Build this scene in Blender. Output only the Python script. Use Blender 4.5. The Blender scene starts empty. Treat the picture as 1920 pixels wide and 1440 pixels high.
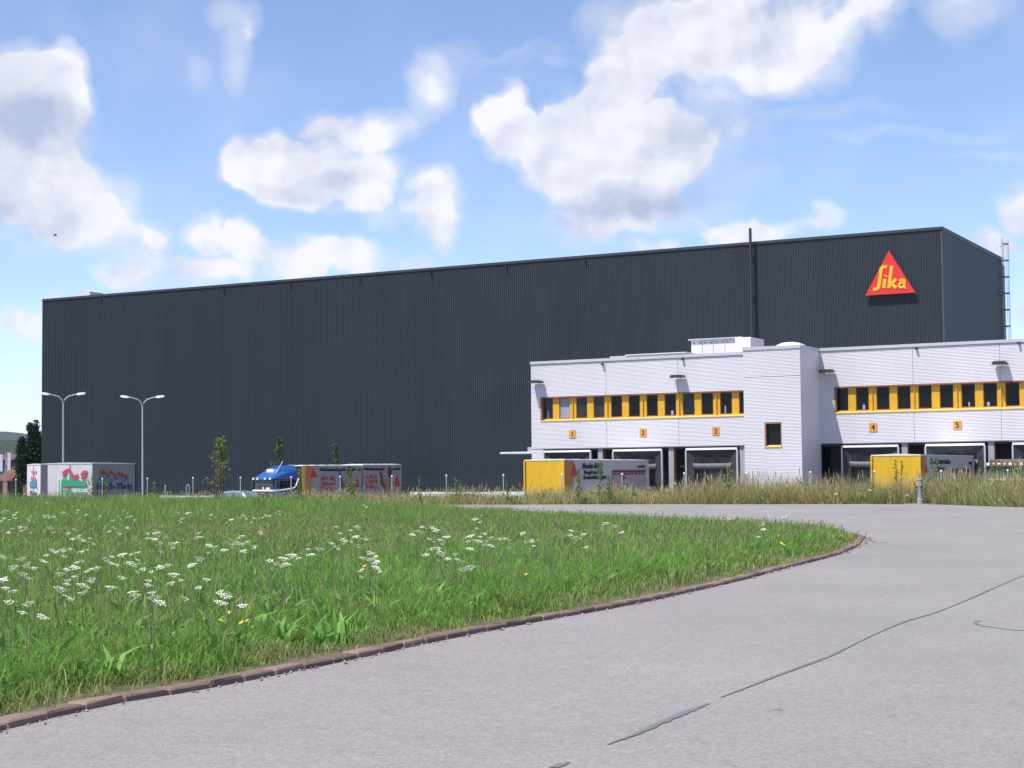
import bpy, math, random
import numpy as np
from mathutils import Vector, Matrix
random.seed(7)
rng = np.random.default_rng(11)
S = bpy.context.scene
COL = S.collection
PI = math.pi

# ------------------------------------------------------------------ camera, sky, sun, exposure
FPX, EYE, HOR, ROLL = 3060.0, 1.55, 170.0, 0.0095
_p = math.atan(HOR / FPX)
_X = Vector((1, 0, 0)); FWD = Vector((0, math.cos(_p), math.sin(_p))); _U = _X.cross(FWD)
CU = math.cos(ROLL) * _U + math.sin(ROLL) * _X
CR = math.cos(ROLL) * _X - math.sin(ROLL) * _U
CAM = Vector((0, 0, EYE))
cd = bpy.data.cameras.new('camera'); cam = bpy.data.objects.new('camera', cd); COL.objects.link(cam)
cam.matrix_world = Matrix(((CR.x, CU.x, -FWD.x, 0), (CR.y, CU.y, -FWD.y, 0), (CR.z, CU.z, -FWD.z, EYE), (0, 0, 0, 1)))
cd.sensor_width = 36; cd.lens = FPX / 1920 * 36; cd.clip_start = 0.2; cd.clip_end = 12000
S.camera = cam
S.render.resolution_x, S.render.resolution_y = 1024, 768

TO_SUN = Vector((-.43, -.31, 1)).normalized()
ELEV = math.asin(TO_SUN.z); AZ = math.atan2(TO_SUN.x, TO_SUN.y)
sd = bpy.data.lights.new('sun', 'SUN'); sun = bpy.data.objects.new('sun', sd); COL.objects.link(sun)
sd.energy = 5.0; sd.angle = math.radians(.53); sd.color = (1, .955, .88)
sun.rotation_euler = TO_SUN.to_track_quat('Z', 'Y').to_euler(); sun.location = (-40, -30, 90)
S.view_settings.view_transform = 'Standard'; S.view_settings.look = 'None'
S.view_settings.exposure = 0.45; S.view_settings.gamma = 1; S.view_settings.use_curve_mapping = False

def ray(x, y): return FWD * FPX + CR * (x - 960) - CU * (y - 720)
def gnd(x, y, z=0.0):
    d = ray(x, y); return CAM + d * ((z - EYE) / d.z)
def atY(x, y, Y):
    d = ray(x, y); return CAM + d * (Y / d.y)
A = math.radians(-28.6)                     # direction of the long facades
UV = Vector((math.cos(A), math.sin(A), 0)); NV = Vector((-math.sin(A), math.cos(A), 0))
def fac(x, y, c):                           # photo point on the facade plane at depth c -> (s, z)
    d = ray(x, y); P = CAM + d * (c / d.dot(NV)); return P.dot(UV), P.z
def sc(s, c, z=0.0): return UV * s + NV * c + Vector((0, 0, z))

W = bpy.data.worlds.new('World'); S.world = W; W.use_nodes = True
def build_world():
    nt = W.node_tree; N = nt.nodes; L = nt.links; N.clear()
    out = N.new('ShaderNodeOutputWorld'); bg = N.new('ShaderNodeBackground'); L.new(bg.outputs[0], out.inputs[0])
    sky = N.new('ShaderNodeTexSky'); sky.sky_type = 'NISHITA'; sky.sun_disc = False
    sky.sun_elevation = ELEV; sky.sun_rotation = AZ
    sky.altitude = 1800; sky.air_density = .9; sky.dust_density = .05; sky.ozone_density = 1.3
    STR = 0.138
    def m(op, a, b=None, c=None, clamp=False):
        n = N.new('ShaderNodeMath'); n.operation = op; n.use_clamp = clamp
        for i, v in enumerate((a, b, c)):
            if v is None: continue
            if isinstance(v, (int, float)): n.inputs[i].default_value = v
            else: L.new(v, n.inputs[i])
        return n.outputs[0]
    def vm(op, a, b=None, c=None):
        n = N.new('ShaderNodeVectorMath'); n.operation = op
        for i, v in enumerate((a, b, c)):
            if v is None: continue
            if isinstance(v, (tuple, list, Vector)): n.inputs[i].default_value = v
            else: L.new(v, n.inputs[i])
        return n.outputs['Value'] if op in ('LENGTH', 'DOT_PRODUCT') else n.outputs['Vector']
    def noise(vec, scale, detail, rough=.55):
        n = N.new('ShaderNodeTexNoise'); n.inputs['Scale'].default_value = scale
        n.inputs['Detail'].default_value = detail; n.inputs['Roughness'].default_value = rough
        L.new(vec, n.inputs['Vector']); return n
    tc = N.new('ShaderNodeTexCoord'); D = tc.outputs['Generated']
    warpn = noise(D, 9, 4, .6)
    w1 = vm('SUBTRACT', warpn.outputs['Color'], (.5, .5, .5))
    DW = vm('MULTIPLY_ADD', w1, (.075, .05, .075), D)
    clouds = [  # photo x, y, half width, half height, weight
        (95, 170, 62, 75, 1.1), (40, 240, 110, 120, 1.0), (10, 150, 70, 70, .6), (60, 340, 90, 60, .55), (25, 390, 110, 70, .85), (95, 385, 95, 75, .95), (150, 430, 110, 60, .6), (205, 385, 50, 50, .35), (215, 470, 120, 45, .38), (295, 455, 50, 40, .42), (60, 470, 130, 40, .35),
        (25, 600, 70, 42, .6), (65, 720, 65, 45, .6), (15, 770, 80, 40, .35),
        (490, 300, 70, 70, 1.15), (545, 260, 55, 45, .95), (560, 330, 120, 65, .85), (650, 280, 110, 95, .62), (730, 235, 62, 62, .6), (640, 215, 45, 30, .6), (720, 345, 75, 50, .62), (640, 375, 130, 35, .42), (740, 400, 45, 40, .5),
        (832, 400, 60, 82, .95), (790, 145, 48, 72, .62), (430, 40, 55, 55, .5), (435, 110, 35, 60, .35), (360, 155, 35, 35, .2), (850, 90, 60, 30, .22),
        (405, 445, 70, 42, .85), (490, 450, 55, 48, .8), (590, 480, 70, 45, .75), (680, 480, 85, 42, .72), (520, 500, 190, 32, .5), (350, 515, 130, 30, .55), (225, 537, 70, 24, .7), (790, 498, 45, 18, .5),
        (930, 200, 62, 58, 1.25), (985, 250, 85, 70, 1.15), (1090, 230, 90, 75, 1.3), (1190, 150, 85, 70, 1.1), (1160, 240, 110, 80, 1.2), (1225, 115, 50, 35, .8), (1270, 290, 90, 70, 1.1), (1060, 330, 100, 60, .95), (1190, 350, 130, 60, .95),
        (1330, 260, 110, 80, .5), (1230, 400, 190, 50, .6), (1130, 430, 130, 32, .5), (1390, 350, 80, 40, .4),
        (1180, 60, 110, 75, .5), (1290, 70, 130, 80, .55), (1400, 40, 150, 80, .55), (1480, 110, 130, 70, .62), (1340, 150, 130, 55, .52), (1570, 40, 110, 70, .45), (1650, 60, 70, 50, .3), (1690, 15, 60, 40, .35), (1830, 25, 85, 50, .5),
        (1405, 440, 70, 34, .85), (1480, 445, 60, 24, .5), (1543, 428, 30, 28, .8), (1250, 470, 70, 18, .5),
        (1850, 440, 48, 38, .9), (1905, 365, 42, 55, .85), (1910, 600, 45, 42, .65), (1880, 470, 60, 30, .4),
        (1560, 205, 200, 18, .2), (1700, 240, 220, 16, .24), (1850, 270, 150, 14, .22), (980, 110, 110, 14, .22), (1040, 130, 90, 12, .22)]
    acc = None
    for (x, y, a, b, w) in clouds:
        c = ray(x, y).normalized(); sx, sz = FPX / a, FPX / b; sy = min(sx, sz) * .8
        v = vm('MULTIPLY_ADD', DW, (sx, sy, sz), (-c.x * sx, -c.y * sy, -c.z * sz))
        l = vm('DOT_PRODUCT', v, v)
        k = m('MULTIPLY_ADD', l, -w * 1.08, w * 1.2, clamp=False); k = m('MAXIMUM', k, 0.0)
        acc = k if acc is None else m('MAXIMUM', acc, m('ADD', m('MULTIPLY', acc, .35), k)) if False else m('ADD', acc, k)
    bumps = m('MINIMUM', acc, 1.25)
    # unseen cumulus outside the frame, kept sparse so less sky light comes in
    inview = vm('DOT_PRODUCT', D, tuple(FWD))
    gate = N.new('ShaderNodeMapRange'); gate.interpolation_type = 'SMOOTHSTEP'
    gate.inputs[1].default_value = .90; gate.inputs[2].default_value = .955; gate.inputs[3].default_value = 1; gate.inputs[4].default_value = 0
    L.new(inview, gate.inputs[0])
    gen = noise(D, 5.0, 3, .5)
    genv = m('MULTIPLY', m('MULTIPLY', m('SUBTRACT', gen.outputs['Fac'], .62), 5.0), gate.outputs[0])
    field = m('ADD', bumps, m('MAXIMUM', genv, 0.0))
    n1 = noise(D, 24, 9, .60)
    n2 = noise(vm('ADD', D, (CR * -.0065 + CU * .0065)), 24, 9, .60)
    tot = m('MULTIPLY_ADD', m('SUBTRACT', n1.outputs['Fac'], .5), m('MULTIPLY_ADD', m('MINIMUM', field, 1.0), 1.5, .25), field)
    mr = N.new('ShaderNodeMapRange'); mr.interpolation_type = 'SMOOTHSTEP'
    mr.inputs[1].default_value = .25; mr.inputs[2].default_value = .85; L.new(tot, mr.inputs[0])
    soft = noise(D, 14, 4, .5)
    s1 = noise(D, 17, 3.5, .5); s2 = noise(vm('ADD', D, tuple(CR * -.009 + CU * .009)), 17, 3.5, .5)
    elev = vm('DOT_PRODUCT', D, (0, 0, 1))
    up = N.new('ShaderNodeMapRange'); up.inputs[1].default_value = -.02; up.inputs[2].default_value = .03; L.new(elev, up.inputs[0])
    veil = N.new('ShaderNodeMapRange'); veil.interpolation_type = 'SMOOTHSTEP'; veil.inputs[1].default_value = -.18; veil.inputs[2].default_value = 1.0; veil.inputs[4].default_value = .72
    L.new(m('MULTIPLY_ADD', m('SUBTRACT', soft.outputs['Fac'], .5), .9, field), veil.inputs[0])
    mask = m('MULTIPLY', m('MAXIMUM', mr.outputs[0], veil.outputs[0]), up.outputs[0]); mask = m('MULTIPLY', mask, .97)
    # light and shade inside the clouds: density towards the sun
    shade = m('MULTIPLY_ADD', m('ADD', m('MULTIPLY', m('SUBTRACT', s1.outputs['Fac'], s2.outputs['Fac']), 1.0), m('MULTIPLY', m('SUBTRACT', n1.outputs['Fac'], n2.outputs['Fac']), .55)), 2.2, .82, clamp=True)
    low = noise(D, 8, 3, .5)
    shade = m('MULTIPLY_ADD', m('SUBTRACT', low.outputs['Fac'], .5), .7, shade, clamp=True)
    dk = None                                       # the grey undersides and thick middles of the clouds
    for (x, y, a, b, w) in ((70, 245, 110, 70, .40), (10, 200, 90, 120, .45), (1240, 385, 170, 42, .6), (1330, 240, 90, 80, .35), (1380, 345, 90, 40, .5), (600, 350, 120, 30, .3), (620, 250, 60, 30, .25),
                            (40, 440, 110, 40, .3), (1130, 430, 100, 26, .3)):
        c = ray(x, y).normalized(); sx, sz = FPX / a, FPX / b; sy = min(sx, sz) * .8
        v = vm('MULTIPLY_ADD', DW, (sx, sy, sz), (-c.x * sx, -c.y * sy, -c.z * sz))
        k = m('MAXIMUM', m('MULTIPLY_ADD', vm('DOT_PRODUCT', v, v), -w, w), 0.0); dk = k if dk is None else m('ADD', dk, k)
    shade = m('SUBTRACT', shade, m('MULTIPLY', dk, 1.15), clamp=True)
    cr = N.new('ShaderNodeMix'); cr.data_type = 'RGBA'
    cr.inputs[6].default_value = (.36, .41, .56, 1); cr.inputs[7].default_value = (.73, .725, .765, 1)
    L.new(shade, cr.inputs[0])
    skyv = vm('SCALE', vm('MULTIPLY', sky.outputs[0], (1.03, 1.01, 1.07))); skyv.node.inputs['Scale'].default_value = STR
    mx = N.new('ShaderNodeMix'); mx.data_type = 'RGBA'
    L.new(mask, mx.inputs[0]); L.new(skyv, mx.inputs[6]); L.new(cr.outputs[2], mx.inputs[7])
    L.new(mx.outputs[2], bg.inputs[0]); bg.inputs[1].default_value = 1.0
    W.cycles.sampling_method = 'MANUAL'; W.cycles.sample_map_resolution = 512
build_world()

# ------------------------------------------------------------------ helpers
def tag(o, label=None, cat=None, group=None, kind=None):
    if label: o['label'] = label
    if cat: o['category'] = cat
    if group: o['group'] = group
    if kind: o['kind'] = kind
    return o
def empty(name, loc=(0, 0, 0), rz=0.0, **k):
    o = bpy.data.objects.new(name, None); COL.objects.link(o); o.location = loc; o.rotation_euler = (0, 0, rz)
    o.empty_display_size = .2
    return tag(o, **k)
def copy_tree(o, parent=None):
    c = o.copy(); COL.objects.link(c)
    if parent is not None: c.parent = parent
    for ch in list(o.children): copy_tree(ch, c)
    return c

class MB:
    def __init__(s): s.v = []; s.f = []
    def add(s, vs, fs):
        b = len(s.v); s.v += [tuple(v) for v in vs]; s.f += [tuple(i + b for i in f) for f in fs]; return s
    def quad(s, a, b, c, d): return s.add([a, b, c, d], [(0, 1, 2, 3)])
    def box(s, x0, x1, y0, y1, z0, z1):
        return s.add([(x0, y0, z0), (x1, y0, z0), (x1, y1, z0), (x0, y1, z0), (x0, y0, z1), (x1, y0, z1), (x1, y1, z1), (x0, y1, z1)],
                     [(0, 3, 2, 1), (4, 5, 6, 7), (0, 1, 5, 4), (1, 2, 6, 5), (2, 3, 7, 6), (3, 0, 4, 7)])
    def bbox(s, x0, x1, y0, y1, z0, z1, b=.02):      # box with chamfered edges
        vs = []; X = (x0, x1); Y = (y0, y1); Z = (z0, z1); idx = {}
        for i in (0, 1):
            for j in (0, 1):
                for k in (0, 1):
                    sx, sy, sz = (1 - 2 * i) * b, (1 - 2 * j) * b, (1 - 2 * k) * b
                    for ax, p in (('x', (X[i], Y[j] + sy, Z[k] + sz)), ('y', (X[i] + sx, Y[j], Z[k] + sz)), ('z', (X[i] + sx, Y[j] + sy, Z[k]))):
                        idx[(i, j, k, ax)] = len(vs); vs.append(p)
        fs = []
        for i in (0, 1): fs.append([idx[(i, *q, 'x')] for q in ((0, 0), (1, 0), (1, 1), (0, 1))][::(-1 if i == 0 else 1)])
        for j in (0, 1): fs.append([idx[(q[0], j, q[1], 'y')] for q in ((0, 0), (1, 0), (1, 1), (0, 1))][::(1 if j == 0 else -1)])
        for k in (0, 1): fs.append([idx[(q[0], q[1], k, 'z')] for q in ((0, 0), (1, 0), (1, 1), (0, 1))][::(-1 if k == 0 else 1)])
        for i in (0, 1):
            for j in (0, 1): fs.append([idx[(i, j, 0, 'x')], idx[(i, j, 1, 'x')], idx[(i, j, 1, 'y')], idx[(i, j, 0, 'y')]])
            for k in (0, 1): fs.append([idx[(i, 0, k, 'x')], idx[(i, 1, k, 'x')], idx[(i, 1, k, 'z')], idx[(i, 0, k, 'z')]])
        for j in (0, 1):
            for k in (0, 1): fs.append([idx[(0, j, k, 'y')], idx[(1, j, k, 'y')], idx[(1, j, k, 'z')], idx[(0, j, k, 'z')]])
        for i in (0, 1):
            for j in (0, 1):
                for k in (0, 1): fs.append([idx[(i, j, k, 'x')], idx[(i, j, k, 'y')], idx[(i, j, k, 'z')]])
        return s.add(vs, fs)
    def prism(s, poly, axis, a, b):                  # polygon in the two other axes, extruded from a to b along axis
        n = len(poly)
        def P(q, t): return {'x': (t, q[0], q[1]), 'y': (q[0], t, q[1]), 'z': (q[0], q[1], t)}[axis]
        vs = [P(q, a) for q in poly] + [P(q, b) for q in poly]
        fs = [tuple(range(n))[::-1], tuple(range(n, 2 * n))] + [(i, (i + 1) % n, n + (i + 1) % n, n + i) for i in range(n)]
        return s.add(vs, fs)
    def tube(s, pts, r, n=8, caps=True):
        pts = [Vector(p) for p in pts]; rs = r if isinstance(r, (list, tuple)) else [r] * len(pts); vs = []; fs = []
        for i, p in enumerate(pts):
            t = (pts[min(i + 1, len(pts) - 1)] - pts[max(i - 1, 0)]).normalized()
            ref = Vector((0, 0, 1)) if abs(t.z) < .9 else Vector((1, 0, 0))
            a = t.cross(ref).normalized(); b = t.cross(a)
            for k in range(n):
                q = 2 * PI * k / n; vs.append(p + (a * math.cos(q) + b * math.sin(q)) * rs[i])
        for i in range(len(pts) - 1):
            for k in range(n): fs.append((i * n + k, i * n + (k + 1) % n, (i + 1) * n + (k + 1) % n, (i + 1) * n + k))
        if caps: fs += [tuple(range(n)), tuple(range((len(pts) - 1) * n, len(pts) * n))[::-1]]
        return s.add(vs, fs)
    def lathe(s, prof, n=20, c=(0, 0, 0), axis='z'):  # (r, h) pairs
        vs = []; fs = []
        for r, h in prof:
            for k in range(n):
                q = 2 * PI * k / n; a, b = r * math.cos(q), r * math.sin(q)
                p = {'z': (a, b, h), 'y': (a, h, b), 'x': (h, a, b)}[axis]
                vs.append((p[0] + c[0], p[1] + c[1], p[2] + c[2]))
        for i in range(len(prof) - 1):
            for k in range(n): fs.append((i * n + k, i * n + (k + 1) % n, (i + 1) * n + (k + 1) % n, (i + 1) * n + k))
        fs += [tuple(range(n)), tuple(range((len(prof) - 1) * n, len(prof) * n))]
        return s.add(vs, fs)
    def loft(s, secs):                               # list of equal-length point rings, capped
        n = len(secs[0]); vs = [p for q in secs for p in q]; fs = []
        for i in range(len(secs) - 1):
            for k in range(n): fs.append((i * n + k, i * n + (k + 1) % n, (i + 1) * n + (k + 1) % n, (i + 1) * n + k))
        fs += [tuple(range(n)), tuple(range((len(secs) - 1) * n, len(secs) * n))]
        return s.add(vs, fs)
    def ribbon(s, pts, w, o, xd, yd, th=.008):       # flat stroke of width w in the plane o + x*xd + y*yd, th thick along the normal
        nrm = Vector(xd).cross(Vector(yd)).normalized(); n = len(pts); L = []; R = []
        for i, p in enumerate(pts):
            a = pts[max(i - 1, 0)]; b = pts[min(i + 1, n - 1)]; dx, dy = b[0] - a[0], b[1] - a[1]; l = math.hypot(dx, dy) or 1
            px, py = -dy / l * w / 2, dx / l * w / 2
            L.append(Vector(o) + Vector(xd) * (p[0] + px) + Vector(yd) * (p[1] + py)); R.append(Vector(o) + Vector(xd) * (p[0] - px) + Vector(yd) * (p[1] - py))
        vs = []
        for l, r_ in zip(L, R): vs += [l, r_, r_ + nrm * th, l + nrm * th]
        fs = [(0, 1, 2, 3), (4 * n - 1, 4 * n - 2, 4 * n - 3, 4 * n - 4)]
        for i in range(n - 1):
            for k in range(4): fs.append((4 * i + k, 4 * i + 4 + k, 4 * i + 4 + (k + 1) % 4, 4 * i + (k + 1) % 4))
        return s.add(vs, fs)
    def mesh(s, name, mat):
        me = bpy.data.meshes.new(name); me.from_pydata(s.v, [], s.f); me.update()
        if mat: me.materials.append(mat)
        import bmesh
        bm = bmesh.new(); bm.from_mesh(me); bmesh.ops.recalc_face_normals(bm, faces=bm.faces); bm.to_mesh(me); bm.free()
        return me
    def build(s, name, mat, parent=None, smooth=False, loc=None):
        me = s.mesh(name, mat)
        if smooth:
            for p in me.polygons: p.use_smooth = True
            me.set_sharp_from_angle(angle=math.radians(40))
        return link(name, me, parent, loc)
def link(name, me, parent=None, loc=None):
    o = bpy.data.objects.new(name, me); COL.objects.link(o)
    if parent is not None: o.parent = parent
    if loc is not None: o.location = loc
    return o

_tc = {}
def text_data(txt, shear=0.0):
    k = (txt, shear)
    if k not in _tc:
        c = bpy.data.curves.new('lettering', 'FONT'); c.body = txt; c.size = 1; c.extrude = .01; c.resolution_u = 3; c.shear = shear
        o = bpy.data.objects.new('lettering', c); COL.objects.link(o)
        bpy.context.view_layer.update()
        me = bpy.data.meshes.new_from_object(o.evaluated_get(bpy.context.evaluated_depsgraph_get()))
        vs = [tuple(v.co) for v in me.vertices]; fs = [tuple(p.vertices) for p in me.polygons]
        bpy.data.objects.remove(o); bpy.data.curves.remove(c); bpy.data.meshes.remove(me)
        _tc[k] = (vs, fs)
    return _tc[k]
def text(mb, txt, o, xd, yd, w=None, h=1.0, th=.006, center=False, bold=0, shear=0.0):
    vs, fs = text_data(txt, shear); x0 = min(v[0] for v in vs); x1 = max(v[0] for v in vs)
    kx = (w / (x1 - x0)) if w else h; off = -(x1 - x0) / 2 * kx if center else 0
    xd = Vector(xd); yd = Vector(yd); nn = xd.cross(yd).normalized(); o = Vector(o)
    for bx in ([0] if not bold else [-bold, 0, bold]):
        mb.add([o + xd * ((v[0] - x0) * kx + off + bx) + yd * (v[1] * h) + nn * (v[2] / .01 * th + (bx / bold * .002 if bold else 0)) for v in vs], fs)
    return mb

# ------------------------------------------------------------------ materials
def mat(name, col, rough=.6, var=.12, scale=2.0, bump=0.0, bscale=30.0, metal=0.0, spec=.5, detail=5.0, col2=None, stretch=None, coat=0.0):
    m = bpy.data.materials.new(name); m.use_nodes = True; nt = m.node_tree; N = nt.nodes; L = nt.links
    b = N['Principled BSDF']; b.inputs['Roughness'].default_value = rough; b.inputs['Metallic'].default_value = metal
    b.inputs['Specular IOR Level'].default_value = spec; b.inputs['Coat Weight'].default_value = coat
    tc = N.new('ShaderNodeTexCoord'); vec = tc.outputs['Object']
    if stretch:
        mp = N.new('ShaderNodeMapping'); mp.inputs['Scale'].default_value = stretch; L.new(vec, mp.inputs[0]); vec = mp.outputs[0]
    n = N.new('ShaderNodeTexNoise'); n.inputs['Scale'].default_value = scale; n.inputs['Detail'].default_value = detail; n.inputs['Roughness'].default_value = .6
    L.new(vec, n.inputs['Vector'])
    mr = N.new('ShaderNodeMapRange'); mr.inputs[1].default_value = .3; mr.inputs[2].default_value = .7; L.new(n.outputs['Fac'], mr.inputs[0])
    mx = N.new('ShaderNodeMix'); mx.data_type = 'RGBA'; L.new(mr.outputs[0], mx.inputs[0])
    c2 = col2 or tuple(min(1, c * (1 + var)) for c in col); c1 = col if col2 else tuple(c * (1 - var) for c in col)
    mx.inputs[6].default_value = (*c1, 1); mx.inputs[7].default_value = (*c2, 1); L.new(mx.outputs[2], b.inputs['Base Color'])
    if bump:
        n2 = N.new('ShaderNodeTexNoise'); n2.inputs['Scale'].default_value = bscale; n2.inputs['Detail'].default_value = 4; L.new(vec, n2.inputs['Vector'])
        bp = N.new('ShaderNodeBump'); bp.inputs['Strength'].default_value = bump; bp.inputs['Distance'].default_value = .02
        L.new(n2.outputs['Fac'], bp.inputs['Height']); L.new(bp.outputs[0], b.inputs['Normal'])
    return m
M = {}
M['dark_clad'] = mat('dark_cladding', (.026, .034, .044), .62, .10, .25, spec=.25, stretch=(1, 1, .15))
M['dark_flat'] = mat('dark_flat_cladding', (.060, .066, .082), .6, .08, .3, spec=.3, stretch=(1, 1, .15))
M['dark_trim'] = mat('dark_trim', (.032, .033, .040), .5, .08, 1)
M['white_clad'] = mat('white_cladding', (.65, .62, .66), .45, .05, .6, spec=.4, stretch=(.6, .6, .25))
M['white_trim'] = mat('light_grey_trim', (.47, .46, .50), .4, .05, 1)
M['pale_metal'] = mat('pale_sheet_metal', (.60, .61, .63), .4, .05, 1.5)
M['seam'] = mat('joint_grey', (.20, .19, .22), .7, .1, 2)
M['yellow'] = mat('window_yellow', (.62, .335, .012), .42, .06, 1.2)
M['yellow_sill'] = mat('sill_yellow', (.64, .44, .12), .4, .06, 1.2)
M['orange_sign'] = mat('sign_orange', (.64, .29, .04), .5, .06, 3)
M['brown'] = mat('reveal_brown', (.30, .13, .06), .6, .1, 2)
M['black'] = mat('black_print', (.012, .012, .016), .6, .1, 3)
M['rubber'] = mat('dark_curtain', (.030, .030, .036), .75, .25, 2.5, bump=.2, bscale=6)
M['cushion'] = mat('grey_cushion', (.085, .088, .09), .6, .25, 4, bump=.3, bscale=5)
M['interior'] = mat('recess_dark_grey', (.05, .048, .055), .8, .2, 1.5)  # dark grey of the recessed wall, soffit and window backing
M['concrete'] = mat('concrete', (.36, .34, .34), .85, .15, 1.5, bump=.2)
M['col_grey'] = mat('column_grey', (.30, .30, .33), .6, .12, 2)
M['galv'] = mat('galvanised_steel', (.46, .48, .50), .42, .1, 5, metal=.3)
M['wire'] = mat('fence_wire', (.14, .16, .16), .6, .1, 5)
M['lamp_white'] = mat('lamp_head_white', (.78, .80, .82), .35, .05, 4)
M['lamp_dark'] = mat('lamp_dark', (.04, .035, .04), .5, .1, 4)
M['red_sign'] = mat('sign_red', (.60, .024, .018), .45, .05, .8)
M['yellow_letter'] = mat('letter_yellow', (.68, .37, .02), .45, .05, 1)
M['tarp_yellow'] = mat('tarp_yellow', (.64, .385, .010), .55, .07, 1.2, bump=.35, bscale=2.2, stretch=(1, 1, .25))
M['tarp_grey'] = mat('tarp_grey', (.50, .485, .51), .6, .09, .9, bump=.3, bscale=1.6, stretch=(1, 1, .3))
M['tarp_dim'] = mat('tarp_dim_grey', (.31, .29, .31), .65, .18, .9, bump=.35, bscale=1.6, stretch=(1, 1, .3))  # grey tarp of the lorry; on the white trailers it paints the shaded side
M['tarp_white'] = mat('tarp_white', (.62, .58, .595), .6, .07, 1.2, bump=.35, bscale=1.4)
M['tarp_orange'] = mat('tarp_orange', (.52, .19, .06), .6, .1, 1.5)
M['tarp_roof'] = mat('tarp_roof', (.72, .72, .70), .5, .08, 1)
M['print_red'] = mat('print_red', (.56, .030, .025), .55, .1, 2)
M['print_pink'] = mat('print_pink', (.56, .06, .13), .55, .1, 2)
M['print_mauve'] = mat('print_mauve', (.40, .31, .34), .6, .15, 3)
M['print_plum'] = mat('print_plum', (.15, .03, .07), .6, .15, 3)
M['print_green'] = mat('print_green', (.035, .36, .17), .55, .12, 2)
M['print_blue'] = mat('print_blue', (.03, .04, .22), .55, .1, 2)
M['print_cyan'] = mat('print_cyan', (.06, .24, .38), .55, .1, 2)
M['print_skin'] = mat('print_skin', (.12, .04, .033), .6, .15, 4)
M['print_tan'] = mat('print_tan', (.30, .20, .11), .6, .2, 4)
M['cab_blue'] = mat('cab_blue', (.014, .085, .31), .3, .06, 2, coat=.5)
M['cab_grey'] = mat('cab_grey_brown', (.10, .085, .08), .35, .08, 2, coat=.4)
M['chassis'] = mat('chassis_black', (.025, .025, .027), .6, .2, 5)
M['tyre'] = mat('tyre', (.022, .022, .022), .85, .2, 8)
M['chrome'] = mat('white_bar', (.80, .82, .84), .3, .04, 2)
M['car_teal'] = mat('car_pale_teal', (.13, .24, .26), .3, .05, 2, coat=.6)
M['amber'] = mat('amber_lens', (.85, .38, .07), .3, .1, 8)
M['cream'] = mat('cream', (.80, .74, .56), .5, .1, 4)
M['hydrant'] = mat('hydrant_grey', (.25, .26, .29), .5, .14, 5, bump=.15, bscale=20)
M['hyd_dark'] = mat('hydrant_dark', (.06, .055, .06), .55, .15, 5)
M['bark'] = mat('bark', (.11, .075, .05), .9, .25, 6, bump=.4, bscale=15)
M['render_red'] = mat('red_render', (.36, .17, .16), .8, .12, .6)
M['wall_blue'] = mat('blue_sheet_wall', (.035, .07, .20), .55, .1, .5)
M['door_dark'] = mat('dark_door', (.06, .07, .085), .5, .2, 1)
M['timber'] = mat('timber', (.38, .24, .13), .8, .25, 3, stretch=(.3, 3, 3))
M['flag'] = mat('flag_cloth', (.74, .74, .80), .7, .06, 1)
M['flag_pink'] = mat('flag_pink', (.62, .28, .36), .7, .1, 1)
M['umbel'] = mat('umbel_white', (.68, .70, .55), .7, .10, 40)
M['petal_yellow'] = mat('petal_yellow', (.85, .60, .02), .6, .1, 30)
M['stem'] = mat('stem_green', (.13, .20, .06), .7, .2, 8)
M['seal'] = mat('bitumen_seal', (.142, .135, .140), .6, .16, 9)
M['bird'] = mat('bird_dark', (.03, .03, .03), .7, .1, 20)

def glass(name, col, rough=.06, spec=.6):
    m = mat(name, col, rough, .5, 1.1, spec=spec); return m
M['glass'] = glass('window_glass', (.006, .006, .007), .05, .16)
M['glass_grey'] = glass('window_glass_grey', (.030, .032, .032), .12, .2)
M['blind'] = mat('pale_blind', (.26, .29, .34), .5, .1, 2)
M['windscreen'] = glass('windscreen', (.05, .075, .075), .1, .5)

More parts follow.
